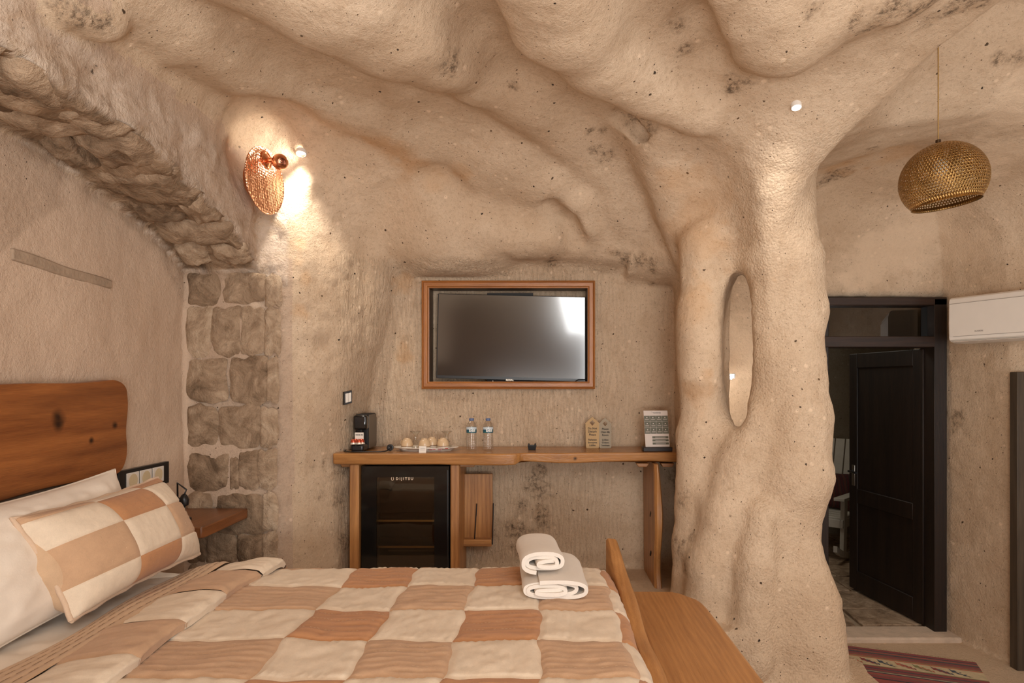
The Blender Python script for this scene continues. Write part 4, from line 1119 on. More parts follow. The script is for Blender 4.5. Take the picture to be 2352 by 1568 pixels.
q = P(1212, 876, 3.9); MB().lathe([(.003, 0), (.003, .002)], 10, Matrix.Translation((q.x, 3.897, q.z-.006)) @ Matrix.Rotation(PI/2, 4, 'X')).build('standby_light', emis('red_led', (1, .05, .03), 1.5), tv)
MB().box((P(1172, 880, 3.95).x-.14, 3.93, 1.36), (P(1172, 880, 3.95).x+.14, 3.97, 1.9)).build('wall_mount', BLACKM, tv)
cb = P(1162, 884, 3.88); pts = [P(1132, 874, 3.885), P(1133, 879.5, 3.88), P(1150, 878, 3.88), P(1175, 878, 3.88), P(1198, 879.5, 3.88), P(1205, 877, 3.885)]
tag(origin_to(MB().tube(pts, .0028, 6).build('cable', WHITEP, None, 60), pts[1]), 'thin white cable lying in the recess below the television', 'cable')
pts = [P(1316, 879, 3.885), P(1328, 872, 3.89), P(1344, 871, 3.89), P(1350, 878, 3.89), P(1340, 881, 3.88)]
tag(origin_to(MB().tube(pts, .003, 6).build('cable', BLACK, None, 60), pts[0]), 'looped black cable at the lower right corner of the television', 'cable')

# ---------------------------------------------------------------- switch and socket plates
def plate_on(pts3, name, label, cat, n_rock, mat_in, sockets=False):
    c = [Vector(p) for p in pts3]; nrm = (c[1]-c[0]).cross(c[3]-c[0]).normalized(); ctr = sum(c, Vector())/4
    if nrm.dot(Vector((0, 0, EYE))-ctr) < 0: nrm = -nrm
    t = thing(name, label, cat, tuple(ctr))
    def slab(cc, a, b, nm, mt, par=None, bevel=.0015):
        v = [p+nrm*b for p in cc]+[p+nrm*a for p in cc]
        return MB().add(v, [(0, 1, 2, 3), (7, 6, 5, 4), (0, 4, 5, 1), (1, 5, 6, 2), (2, 6, 7, 3), (3, 7, 4, 0)]).build(nm, mt, par or t, bevel=bevel)
    slab(c, -.012, .010, 'plate_frame', BLACK)
    for k in range(n_rock):
        g = .10; u0 = .12+(.76/n_rock)*k+.012; u1 = .12+(.76/n_rock)*(k+1)-.012
        cc = lerp4(c, u0, u1, .15, .85); s_ = slab(cc, .004, .014, 'socket' if sockets else 'rocker', mat_in)
        if sockets:
            m_ = sum(cc, Vector())/4; R_ = (cc[1]-cc[0]).length*.36
            M_ = frame_M(m_+nrm*.0135, cc[1]-cc[0], nrm)
            MB().lathe([(R_, .001), (R_*.93, .0015), (R_*.9, -.008), (0, -.009)], 24, M_).build('socket_well', simple('ivory', (.68, .56, .36), .4), s_, 40)
            for sx_ in (-1, 1): MB().lathe([(.0025, -.006), (.0025, -.003), (0, -.003)], 8, M_ @ Matrix.Translation((sx_*.0095, 0, 0))).build('pin_hole', BLACKM, s_)
    return t
def surf(px, py, back=.006):
    h = Vector(FD.hit(px, py)); return h-(h-Vector((0, 0, EYE))).normalized()*back
sa_, sb_ = surf(789, 915, .022), surf(807, 911, .022)
sb_.y = min(sb_.y, sa_.y+.03); sb_.x = (807-CX)/F_*sb_.y
sa2, sb2 = sa_.copy(), sb_.copy()
plate_on([(sa_.x, sa_.y, EYE+(CY-900)/F_*sa_.y), (sb_.x, sb_.y, EYE+(CY-896)/F_*sb_.y), (sb_.x, sb_.y, EYE+(CY-925)/F_*sb_.y), (sa_.x, sa_.y, EYE+(CY-930)/F_*sa_.y)], 'light_switch', 'black framed double light switch on the cave wall above the coffee machine', 'switch', 2, WHITEP)
print('switch', sa_, sb_)
def LW(px, py, X_=-1.745):  # point on the left wall plane
    Y_ = X_*F_/(px-CX); return P(px, py, Y_)
y_a, y_b = 2.86, 3.02
plate_on([(-1.748, 2.66, .985), (-1.748, 3.02, .985), (-1.748, 3.02, .885), (-1.748, 2.66, .885)], 'socket_plate', 'black framed white double socket plate on the wall behind the checked pillow', 'socket', 3, WHITEP, True)
# bedside shelf
sh = MB().prism([(-1.745, 2.74), (-1.44, 2.74), (-1.43, 2.76), (-1.43, 3.155), (-1.745, 3.165)], .690, .738).build('bedside_shelf', wood('walnut_shelf', (.10, .036, .012), (.24, .085, .028), 'y', 2.2, .3), None, bevel=.005)
origin_to(sh, (-1.59, 2.95, .69)); tag(sh, 'small dark wooden bedside shelf in the corner beside the stone pier', 'shelf')
# bedside lamp (black), mostly behind the pillow
bl = thing('reading_lamp', 'small black lamp standing on the bedside shelf behind the checked pillow', 'lamp', (-1.62, 2.90, .738))
c_ = P(423, 1200, 2.88)
MB().lathe([(.030, .738), (.030, .748), (.006, .752), (.006, .80), (.018, .806), (.021, .83), (.012, .850), (.005, .856)], 20, Matrix.Translation((c_.x, c_.y, 0))).build('lamp_body', BLACK, bl, 40)
MB().tube([(c_.x, c_.y, .850), (c_.x+.01, c_.y, .875), (c_.x-.03, c_.y, .905), P(408, 1147, 2.9), P(401, 1137, 2.9)], .004, 8).build('lamp_arm', BLACK, bl, 60)
MB().lathe([(.004, 0), (.013, .004), (.015, .022), (.008, .034)], 16, Matrix.Translation(P(404, 1144, 2.9)) @ Matrix.Rotation(2.5, 4, 'Y')).build('lamp_head', BLACK, bl, 40)

# ---------------------------------------------------------------- things on the desk
def on_desk(px, py):       # desk-top point seen at a pixel
    Y_ = (EYE-DT)*F_/(py-CY); return Vector(((px-CX)/F_*Y_, Y_, DT))
# coffee machine
cm = thing('coffee_machine', 'slim black capsule coffee machine at the left end of the desk', 'coffee machine', (-1.02, 3.66, DT))
x0, x1, y0, y1 = -1.040, -.965, 3.585, 3.80
def rb(a, b, name, mat, par, bev=.006, seg=3): return MB().box(a, b).build(name, mat, par, bevel=bev, seg=seg)
rb((x0, y0+.045, DT+.010), (x1, y1, DT+.205), 'body', BLACKM, cm, .010)
rb((x0, y0, DT+.118), (x1, y0+.06, DT+.200), 'brew_head', simple('gloss_black', (.008, .008, .008), .1, 0, .6, .02), cm, .012, 4)
MB().lathe([(.010, DT+.100), (.012, DT+.118)], 16, Matrix.Translation((x0+.037, y0+.028, 0))).build('spout', BLACK, cm, 40)
rb((x0+.002, y0-.055, DT+.002), (x1-.002, y0+.05, DT+.042), 'drip_tray', BLACK, cm, .012, 4)
gr = rb((x1-.0005, y0+.05, DT+.012), (x1+.0015, y1-.004, DT+.20), 'side_panel', NT('ribbed_grey', .35, .4).col((.12, .10, .08)).m, cm, 0)
rb((x0+.004, y1-.002, DT+.02), (x1-.004, y1+.035, DT+.18), 'water_tank', glass('tank_plastic', (.45, .40, .33), .1), cm, .006)
cdn = tag(MB().box((-.024, -.001, 0), (.024, .001, .062)).build('card', WHITEP), 'small white printed card leaning on the coffee machine behind the capsules', 'card')
cdn.location = (-.999, y0-.020, DT+.044)
link('lettering', text_mesh('DRINK ME', .0085, Matrix.Translation((0, -.0012, .046)) @ Matrix.Rotation(PI/2, 4, 'X'), .0002, 'CENTER', 1, .0004), BLACKM, cdn, local=True)
CAP = simple('capsule_red', (.55, .10, .05), .28, .7, .5, .05); capw = simple('capsule_foil', (.75, .66, .55), .35, .4)
cl_ = ['front left', 'front right', 'rear left', 'rear right']
first = None
for k, (dx, dy) in enumerate(((-.020, -.040), (.012, -.040), (-.012, -.020), (.022, -.020))):
    if first is None:
        c0 = thing('coffee_capsule', 'x', 'capsule', (0, 0, 0))
        MB().lathe([(.0175, 0), (.0180, .0012), (.0150, .003), (.0145, .010)], 24).build('capsule_rim', capw, c0, 50)
        MB().lathe([(.0145, .010), (.0135, .019), (.0105, .025), (.006, .028), (0, .0285)], 24, cap=False).build('capsule_cup', CAP, c0, 50)
        c_ = c0; first = c0
    else: c_ = copy_tree(first)
    c_.location = (-1.006+dx, y0-.004+dy*.95, DT+.043)
    c_['label'] = 'red metallic coffee capsule on the machine tray, %s of the four' % cl_[k]; c_['group'] = 'coffee capsules on the drip tray'
# power cord with plug
p_ = [(-1.045, 3.74, DT+.05), (-1.075, 3.66, DT+.012), (-1.085, 3.58, DT+.004), (-1.06, 3.53, DT+.004), (-1.0, 3.515, DT+.004), (-.93, 3.525, DT+.004), (-.87, 3.535, DT+.004), (-.845, 3.57, DT+.006), (-.835, 3.60, DT+.018)]
pc = thing('power_cord', 'black power cord with round plug lying on the desk left of the cup plate', 'cord', (-1.0, 3.515, DT))
def smooth_path(p, n=6):
    p = [Vector(q) for q in p]; out = []
    for i in range(len(p)-1):
        a, b, c, d = p[max(i-1, 0)], p[i], p[i+1], p[min(i+2, len(p)-1)]
        for k in range(n):
            t = k/n; out.append(.5*((2*b)+(c-a)*t+(2*a-5*b+4*c-d)*t*t+(3*b-a-3*c+d)*t**3))
    out.append(p[-1]); return out
MB().tube(smooth_path(p_), .0032, 8).build('cable', BLACK, pc, 60)
pl = MB().lathe([(0, -.014), (.008, -.014), (.012, -.006), (.0185, 0), (.0185, .012), (.014, .013), (0, .010)], 20, Matrix.Translation((-.835, 3.60, DT+.020)) @ Matrix.Rotation(PI/2, 4, 'X')).build('plug', BLACK, pc, 40)
# plate with cups
pc0 = on_desk(975, 1030); pc0 = Vector((-.640, 3.63, DT))
pt = thing('serving_plate', 'long oval white plate holding the upturned cups on the desk', 'plate', tuple(pc0))
def oval(prof, a, b, seg=48):
    mb = MB(); v = []; f = []
    for (r_, z_) in prof:
        for k in range(seg):
            t = 2*PI*k/seg; v.append(pc0+Vector(((a-.1+r_)*math.cos(t), (b-.1+r_)*math.sin(t), z_)))
    for i in range(len(prof)-1):
        for k in range(seg): f.append((i*seg+k, i*seg+(k+1) % seg, (i+1)*seg+(k+1) % seg, (i+1)*seg+k))
    f.append(tuple(range(seg-1, -1, -1))); f.append(tuple((len(prof)-1)*seg+k for k in range(seg)))
    return mb.add(v, f)
oval([(.060, 0), (.062, .003), (.078, .012), (.100, .019), (.100, .022), (.094, .022), (.070, .010), (.060, .008)], .182, .10).build('plate_body', PORC, pt, 50)
cup0 = thing('coffee_cup', 'x', 'cup', (0, 0, 0))
BAND = simple('brown_band', (.24, .13, .06), .35)
MB().lathe([(.031, 0), (.0325, .004), (.0325, .016)], 32, cap=False).build('rim_zone', PORC, cup0, 50)
MB().lathe([(.0327, .016), (.0331, .0175), (.0331, .019), (.0327, .0205)], 32, cap=False).build('band', BAND, cup0, 50)
MB().lathe([(.0325, .0205), (.0315, .034), (.027, .048), (.021, .056), (.0165, .0585), (.016, .063), (.013, .063), (.012, .059), (0, .059)], 32, cap=False).build('bowl', CREAMC, cup0, 50)
MB().tube([Vector((.030+.016*math.sin(a), 0, .034-.015*math.cos(a))) for a in np.linspace(.2, PI-.2, 10)], .0035, 8).build('handle', CREAMC, cup0, 60)
cups = [(-.742, 3.60, 'leftmost of four on the plate'), (-.640, 3.575, 'front middle, behind the small white card'), (-.612, 3.66, 'half hidden behind the front middle cup'), (-.542, 3.61, 'rightmost of four on the plate')]
for k, (x_, y_, lb) in enumerate(cups):
    c_ = cup0 if k == 0 else copy_tree(cup0)
    c_.location = (x_, y_, DT+.0095); c_.rotation_euler = (0, 0, (2.6, 1.2, .4, 2.0)[k])
    c_['label'] = 'upturned cream cup with brown band, '+lb; c_['group'] = 'upturned cups on the plate'
gl0 = thing('drinking_glass', 'x', 'glass', (0, 0, 0))
MB().lathe([(.029, 0), (.028, .012), (.021, .030), (.012, .046), (.010, .058), (.012, .080), (.026, .092), (.030, .0945), (.030, .097), (0, .097)], 32, cap=False).build('glass_body', CLEARG, gl0, 60)
MB().lathe([(.0305, .0935), (.0312, .0955), (.0305, .0975)], 32, cap=False).build('foot_rim', CLEARG, gl0, 60)
for k, (x_, y_, lb) in enumerate(((-.705, 3.655, 'upturned clear stemmed glass behind the leftmost cup'), (-.530, 3.665, 'upturned clear stemmed glass behind the rightmost cup'))):
    c_ = gl0 if k == 0 else copy_tree(gl0)
    c_.location = (x_, y_, DT+.0095); c_['label'] = lb; c_['group'] = 'upturned glasses on the plate'
SA = simple('sachet_paper', (.74, .66, .58), .5); SR = simple('sachet_red', (.42, .05, .05), .4)
sa_l = ['lying lowest at the front of the pile', 'crossing the middle of the pile', 'on top at the right end of the pile']
for k, (x_, y_, r_, zz) in enumerate(((-.575, 3.555, .12, .0105), (-.560, 3.562, .42, .0140), (-.532, 3.560, -.25, .0175))):
    s_ = thing('sachet', 'white and red sachet on the plate, '+sa_l[k], 'sachet', (x_, y_, DT+zz), 'sachets on the plate'); s_.rotation_euler = (0, 0, r_)
    MB().box((-.034, -.009, 0), (.034, .009, .003)).build('wrapper', SA, s_, bevel=.001)
    s_.children[0].location = (0, 0, 0)
for s_ in [o for o in C.objects if o.name.startswith('sachet') and o.type == 'EMPTY']:
    w_ = s_.children[0]; w_.data.transform(Matrix.Translation(Vector(s_.location)))
    for (a_, b_) in ((-.034, -.020), (.012, .030)):
        q = MB().box((a_, -.0093, -.0002), (b_, .0093, .0034)).mesh(); link('printed_band', q, SR, s_, local=True)
tcard = tag(MB().prism([(-.0195, 0), (.0195, 0), (.0195, .034), (-.0195, .036)], 0, .002, Matrix(((1, 0, 0, 0), (0, .25, 1, 0), (0, 1, 0, 0), (0, 0, 0, 1)))).build('tent_card', WHITEP), 'small white folded card standing against the front of the cup plate', 'card')
tcard.location = (-.640, 3.512, DT)
for zz in (.022, .014): link('lettering', text_mesh('complimentary', .0046, Matrix.Translation((0, zz*.25-.001, zz)) @ Matrix.Rotation(PI/2, 4, 'X'), .0002), simple('grey_print', (.25, .22, .2), .6), tcard, local=True)
# water bottles
BLUE = simple('blue_cap', (.10, .14, .26), .4); LBL = NT('bottle_label', .35)
zc_ = LBL.n('ShaderNodeSeparateXYZ'); LBL.l(LBL.co, zc_.inputs[0])
LBL.col(LBL.ramp(LBL.math('ADD', LBL.math('MULTIPLY', zc_.outputs[2], 16), LBL.math('MULTIPLY', LBL.noise(60, 2), .5)), [(0, (.02, .10, .14)), (.9, (.02, .10, .14))]))
t_ = LBL.rng(LBL.math('ADD', zc_.outputs[2], LBL.math('MULTIPLY', LBL.noise(55, 3), .012)), .1245, .128)
LBL.col(LBL.mix(t_, LBL.mix(LBL.rng(LBL.noise(70, 2), .5, .6), (.012, .075, .13), (.02, .14, .13)), (.55, .62, .66)))
b0 = thing('water_bottle', 'x', 'bottle', (0, 0, 0))
prof = [(0, .004), (.020, .001), (.0275, .004), (.029, .012)]
for k in range(9): zz = .016+k*.0085; prof += [(.0292, zz), (.0278, zz+.0042), (.0292, zz+.0078)]
prof += [(.0265, .096), (.0285, .102), (.0285, .130), (.0270, .140), (.022, .155), (.0145, .165), (.0120, .168), (.0120, .176)]
MB().lathe(prof, 32, cap=False).build('bottle_body', CLEAR, b0, 60)
MB().lathe([(.0133, .168), (.0133, .170), (.0138, .171), (.0138, .1795), (.0125, .1815), (0, .1815)], 28, cap=False).build('cap', BLUE, b0, 50)
MB().lathe([(.0288, .101), (.0290, .103), (.0290, .132), (.0287, .133)], 32, cap=False).build('label', LBL.m, b0, 60)
tm = text_mesh('Erikli', .0185, Matrix.Rotation(PI/2, 4, 'X'), .0002, 'CENTER', 1, .0007)
for v in tm.vertices:
    a_ = v.co.x/.0292; v.co = Vector((.0293*math.sin(a_), -.0293*math.cos(a_)+(v.co.y), v.co.z+.1075))
link('lettering', tm, simple('lettering_white', (.85, .85, .82), .5), b0)
for k, (px_, lb) in enumerate(((1083, 'left bottle, beside the cup plate'), (1121, 'right bottle, further from the cup plate'))):
    c_ = b0 if k == 0 else copy_tree(b0)
    c_.location = ((px_-CX)/F_*3.62, 3.62, DT+.0003); c_.rotation_euler = (0, 0, .25 if k == 0 else .30); c_['label'] = 'clear water bottle with blue cap, '+lb; c_['group'] = 'water bottles on the desk'
# small black box
q = on_desk(1222, 1033)
bx = thing('ashtray', 'small square black ashtray with notched rim on the middle of the desk', 'ashtray', (q.x, 3.66, DT))
mb = MB(); w1, w2 = .020, .0255
v = [(-w1, -w1, 0), (w1, -w1, 0), (w1, w1, 0), (-w1, w1, 0), (-w2, -w2, .026), (w2, -w2, .026), (w2, w2, .026), (-w2, w2, .026), (-w2+.005, -w2+.005, .026), (w2-.005, -w2+.005, .026), (w2-.005, w2-.005, .026), (-w2+.005, w2-.005, .026), (-w1+.004, -w1+.004, .006), (w1-.004, -w1+.004, .006), (w1-.004, w1-.004, .006), (-w1+.004, w1-.004, .006)]
f = [(3, 2, 1, 0), (12, 13, 14, 15)]
for i in range(4): j = (i+1) % 4; f += [(i, j, j+4, i+4), (i+4, j+4, j+8, i+8), (i+8, j+8, j+12, i+12)]
mb.add([Vector(p)+Vector(bx.location) for p in v], f).build('tray_body', BLACK, bx, bevel=.0015)
for sx_ in (-1, 1):
    for sy_ in (-1, 1): MB().lathe([(.0045, .026), (.0045, .034), (0, .036)], 10, Matrix.Translation(Vector(bx.location)+Vector((sx_*.018, sy_*.018, 0)))).build('corner_post', BLACK, bx, 40)
# door hangers
HB = simple('hanger_brass', (.20, .115, .045), .42, .6, .5, .1); HD = simple('hanger_dark_bronze', (.075, .05, .028), .3, .7, .5, .1); ENG = simple('engraving', (.03, .02, .012), .7)
def hanger(px0, px1, py0, py1, name, label, mat, lines, Y_):
    a, b = P(px0, py1, Y_), P(px1, py0, Y_); w_ = b.x-a.x; h_ = b.z-DT; cx = (a.x+b.x)/2
    t = thing(name, label, 'door hanger', (cx, Y_, DT)); t.rotation_euler = (-.09, 0, 0)
    out = [(-.42*w_, .0), (.42*w_, .0), (.47*w_, .03*h_), (.5*w_, .8*h_), (0, h_), (-.5*w_, .8*h_), (-.47*w_, .03*h_)]
    hole = [(0, .715*h_), (.19*w_, .81*h_), (0, .90*h_), (-.19*w_, .81*h_)]
    # plate with diamond opening, built from a ring of quads
    bm = bmesh.new(); th = .003
    ov = [bm.verts.new((p[0], 0, p[1])) for p in out]; hv = [bm.verts.new((p[0], 0, p[1])) for p in hole]
    for f in ((0, 1, 2), ): pass
    bm.faces.new([ov[6], ov[0], ov[1], ov[2], hv[0]]); bm.faces.new([ov[2], ov[3], hv[1], hv[0]]); bm.faces.new([ov[3], ov[4], hv[2], hv[1]])
    bm.faces.new([ov[4], ov[5], hv[3], hv[2]]); bm.faces.new([ov[5], ov[6], hv[0], hv[3]])
    r_ = bmesh.ops.extrude_face_region(bm, geom=bm.faces[:]); bmesh.ops.translate(bm, vec=(0, th, 0), verts=[g for g in r_['geom'] if isinstance(g, bmesh.types.BMVert)])
    bmesh.ops.recalc_face_normals(bm, faces=bm.faces); me = bpy.data.meshes.new(name); bm.to_mesh(me); bm.free()
    link('plate', me, mat, t, local=True)
    for (tx, zf, sz) in lines:
        link('lettering', text_mesh(tx, sz, Matrix.Translation((0, -.0006, zf*h_)) @ Matrix.Rotation(PI/2, 4, 'X'), .0003, 'CENTER', 1, .0004), ENG, t, local=True)
    return t
hanger(1345, 1377, 957, 1028, 'door_hanger', 'light brass door hanger with diamond hole, left of the pair on the desk', HB, [('Do Not', .60, .0165), ('Disturb', .50, .0165), ('Please', .40, .0165), ('Rahatsız', .24, .0150), ('Etmeyiniz', .155, .0135), ('Lütfen', .065, .0150)], 3.76)
hanger(1376, 1405, 959, 1028, 'door_hanger', 'dark bronze door hanger with diamond hole, right of the pair on the desk', HD, [('Please', .60, .0155), ('Clean My', .50, .0140), ('Room', .40, .0155), ('Lütfen', .24, .0150), ('Odamı', .155, .0150), ('Temizleyin', .065, .0115)], 3.765)
# information stand
st = thing('information_stand', 'printed information board in a black base at the right end of the desk', 'sign', tuple(P(1508, 1028, 3.60))); st.location.z = DT
a, b = P(1480, 1021, 3.62), P(1536, 943, 3.62)
def on_face(u, v, d=0):   # 0..1 on the board; slightly skewed and turned
    x_ = a.x+(b.x-a.x)*u+.004*v*-1+.004*(1-v); return Vector((x_, 3.60+.028*v+.012*u-d, DT+.022+(b.z-DT-.022)*v))
def fq(u0, u1, v0, v1, d0, d1):
    c = [on_face(u0, v0), on_face(u1, v0), on_face(u1, v1), on_face(u0, v1)]
    v = [p+Vector((0, -d1, 0)) for p in c]+[p+Vector((0, -d0, 0)) for p in c]
    return MB().add(v, [(0, 1, 2, 3), (7, 6, 5, 4), (0, 4, 5, 1), (1, 5, 6, 2), (2, 6, 7, 3), (3, 7, 4, 0)])
PAP = simple('board_paper', (.72, .62, .55), .3, 0, .5, .02); GRN = simple('board_green', (.14, .135, .095), .3, 0, .5, .02)
bd = fq(0, 1, 0, 1, -.003, 0).build('board', PAP, st)
mb = MB()
for i in range(4):
    for j in range(3): q = fq(.0+.25*i+.004, .25*(i+1)-.004, .36+.168*j+.003, .36+.168*(j+1)-.003, 0, .0006); mb.add(q.v, q.f)
mb.build('green_tiles', GRN, bd)
mb = MB()
for i in range(4):
    for j in range(3):
        c_ = on_face(.125+.25*i, .36+.168*j+.115, .0012)
        mb.lathe([(.0032, 0), (.0032, .0004), (0, .0005)], 10, Matrix.Translation(c_) @ Matrix.Rotation(PI/2, 4, 'X'))
        for k in range(2): q = fq(.045+.25*i, .205+.25*i, .36+.168*j+.045+.022*k, .36+.168*j+.052+.022*k, .0006, .0011); mb.add(q.v, q.f)
mb.build('icons', PAP, bd)
mb = MB()
for j in range(3): q = fq(.30, .97, .065+.085*j, .125+.085*j, 0, .0006); mb.add(q.v, q.f)
mb.build('green_bars', GRN, bd)
mb = MB()
for j in range(3):
    for k in range(2): q = fq(.42, .85, .078+.085*j+.02*k, .084+.085*j+.02*k, .0006, .001); mb.add(q.v, q.f)
mb.build('bar_text', PAP, bd)
c_ = on_face(.5, .925, .0008); link('lettering', text_mesh('Cappadocia', .013, Matrix.Translation(c_) @ Matrix.Rotation(PI/2, 4, 'X'), .0002, 'CENTER', .95), simple('dark_print', (.06, .05, .04), .5), bd)
MB().prism([(a.x-.014, 3.565), (b.x+.012, 3.575), (b.x+.010, 3.655), (a.x-.012, 3.645)], DT, DT+.023).build('base', simple('dark_base', (.02, .012, .01), .4), st, bevel=.003)
MB().box((a.x+.02, 3.63, DT+.02), (b.x-.02, 3.64, DT+.15)).build('back_support', BLACK, st)

# ---------------------------------------------------------------- copper wall sconce
sc_c = P(609, 415, 3.10)
nrm = Vector((.985, -.17, 0)).normalized(); R_ = .157
sn = thing('wall_sconce', 'round hammered copper disc wall lamp on the arch above the stone pier', 'lamp', tuple(sc_c))
HC = NT('hammered_copper', .2, 1); HC.col((.88, .50, .32))
Md = frame_M(sc_c, Vector((0, 0, 1)), nrm)
HC.bump(HC.voro(78, 'SMOOTH_F1', .35), .007, 1.0)
MB().lathe([(0, .012), (R_*.3, .010), (R_*.6, .007), (R_*.9, .003), (R_*.97, .002), (R_, .004), (R_+.002, .001), (R_-.002, -.004), (0, -.004)], 72, Md, cap=False).build('disc', HC.m, sn, 60)
MB().lathe([(.085, -.06), (.085, -.004)], 32, Md).build('wall_mount', COPPER, sn, 50)
up = .098
Mk = Md @ Matrix.Translation((up, 0, 0)) 
MB().lathe([(.042, .004), (.043, .010), (.036, .012), (.034, .009), (.030, .012), (.012, .020), (.010, .058)], 40, Mk).build('arm', COPPER, sn, 50)
MB().lathe([(0, -.038)]+[(.038*math.sin(t), -.038*math.cos(t)) for t in np.linspace(.1, PI-.1, 24)]+[(0, .038)], 40, Mk @ Matrix.Translation((-.012, 0, .078)), cap=False).build('ball', COPPER, sn, 80)
Mb = frame_M(Mk @ Vector((-.012, 0, .078)), Vector((1, 0, 0)), Vector((.55, -.80, -.25)))
MB().lathe([(.018, .032), (.018, .041), (.013, .042), (.013, .036), (.008, .035), (.008, .044), (0, .045)], 28, Mb, cap=False).build('end_cap', simple('dark_copper', (.25, .09, .05), .25, 1), sn, 50)

# ---------------------------------------------------------------- recessed spot lights and their light
def ceil_hit(px, py):
    h = FD.hit(px, py); return Vector(h)
def downlight(px, py, r_, label, tilt):
    h = ceil_hit(px, py); h = h-(h-Vector((0, 0, EYE))).normalized()*.016; t = thing('spot_light', label, 'lamp', tuple(h), 'recessed spot lights in the cave ceiling')
    ax_ = Vector(tilt).normalized(); M = frame_M(h, Vector((1, 0, 0)), ax_)
    MB().lathe([(r_, -.016), (r_, .004), (r_*.86, .006), (r_*.8, .0)], 32, M, cap=False).build('trim_ring', WHITEP, t, 50)
    MB().lathe([(r_*.8, -.004), (r_*.8, -.001), (0, .0)], 32, M).build('lens', emis('lamp_glow', (1, .95, .86), 14), t)
    return h, ax_
h1, a1 = downlight(692, 352, .026, 'recessed spot light shining down the wall right of the copper sconce', (.1, -.35, -1))
spot('sconce_spot', h1+a1*.03, h1+Vector((.0, .12, -1.5)), 26, (1, .93, .82), 96, .7, .025)
spot('sconce_spot_wash', h1+a1*.04, h1+Vector((-.8, -.3, .15)), 4, (1, .92, .80), 120, 1, .03)
h2, a2 = downlight(1829, 245, .021, 'recessed spot light shining down the top of the rock pillar', (.0, -.3, -1))
spot('pillar_spot', h2+a2*.045, h2+Vector((-.04, .30, -1.3)), 9, (1, .95, .88), 125, .8, .025)

# ---------------------------------------------------------------- pendant lamp
YP = 2.85; pc_ = P(2166, 414, YP); RP = 91/F_*YP
pd = thing('pendant_lamp', 'perforated brass dome pendant lamp hanging on a cord in front of the doorway room', 'lamp', tuple(pc_))
tilt = Matrix.Rotation(-.13, 4, 'Y') @ Matrix.Rotation(.0, 4, 'X')
def dome():
    nr, nc = 26, 84; mb = MB(); th0, th1 = .10, 2.14     # polar angles from the top
    M = Matrix.Translation(pc_) @ tilt
    def sp(t, a, rr=RP): return M @ Vector((rr*math.sin(t)*math.cos(a), rr*math.sin(t)*math.sin(a), rr*.93*math.cos(t)))
    for i in range(nr):
        t0 = th0+(th1-th0)*i/nr; t1 = th0+(th1-th0)*(i+1)/nr
        per = nc if i > 7 else (nc//2 if i > 2 else nc//4)
        for k in range(per):
            off = .5*(i % 2); a0 = 2*PI*(k+off)/per; a1_ = 2*PI*(k+1+off)/per; am = (a0+a1_)/2; tm_ = (t0+t1)/2
            da = (a1_-a0)*.27; dt = (t1-t0)*.27; c = [sp(t0, a0), sp(t1, a0), sp(t1, a1_), sp(t0, a1_)]
            h = [sp(tm_-dt, am-da), sp(tm_+dt, am-da), sp(tm_+dt, am+da), sp(tm_-dt, am+da)]
            q = len(mb.v); mb.v += [tuple(p) for p in c+h]
            for e in range(4): mb.f.append((q+e, q+(e+1) % 4, q+4+(e+1) % 4, q+4+e))
    for i, (t0, t1) in enumerate(((0.0, th0), (th1, 2.27))):
        for k in range(nc):
            a0 = 2*PI*k/nc; a1_ = 2*PI*(k+1)/nc; q = len(mb.v)
            mb.v += [tuple(sp(t0, a0)), tuple(sp(t1, a0)), tuple(sp(t1, a1_)), tuple(sp(t0, a1_))]; mb.f.append((q, q+1, q+2, q+3))
    return mb
ds = dome().build('shade', BRASS, pd, 180)
so = ds.modifiers.new('s', 'SOLIDIFY'); so.thickness = .0012
M = Matrix.Translation(pc_) @ tilt
MB().lathe([(RP*math.sin(2.27)*1.0, RP*.93*math.cos(2.27)-.001), (RP*math.sin(2.27)+.003, RP*.93*math.cos(2.27)-.003), (RP*math.sin(2.27)+.001, RP*.93*math.cos(2.27)+.004)], 84, M, cap=False).build('rim', BRASS, pd, 60)
top = M @ Vector((0, 0, RP*.93))
top_c = FD.hit(2157, 60)
MB().lathe([(.011, -.004), (.011, .016), (.006, .018)], 16, Matrix.Translation(top)).build('cord_cap', simple('aged_brass_dark', (.10, .06, .03), .4, .8), pd, 40)
up_z = top.z
for k in range(200):
    if FD.sample(np.array([[top.x, top.y, up_z]]))[0] > 0: break
    up_z += .01
MB().tube([top+Vector((0, 0, .01)), Vector((top.x, top.y, up_z+.02))], .0028, 8).build('cord', simple('gold_cord', (.45, .28, .10), .5, .3), pd, 60)
MB().lathe([(.012, 0), (.030, -.02), (.032, -.045), (.022, -.068), (0, -.076)], 24, Matrix.Translation(M @ Vector((0, 0, RP*.55))), cap=False).build('bulb', simple('frosted_bulb', (.85, .8, .7), .3), pd, 60)
MB().lathe([(.014, 0), (.014, RP*.38)], 16, Matrix.Translation(M @ Vector((0, 0, RP*.55)))).build('bulb_holder', BRASS, pd, 40)

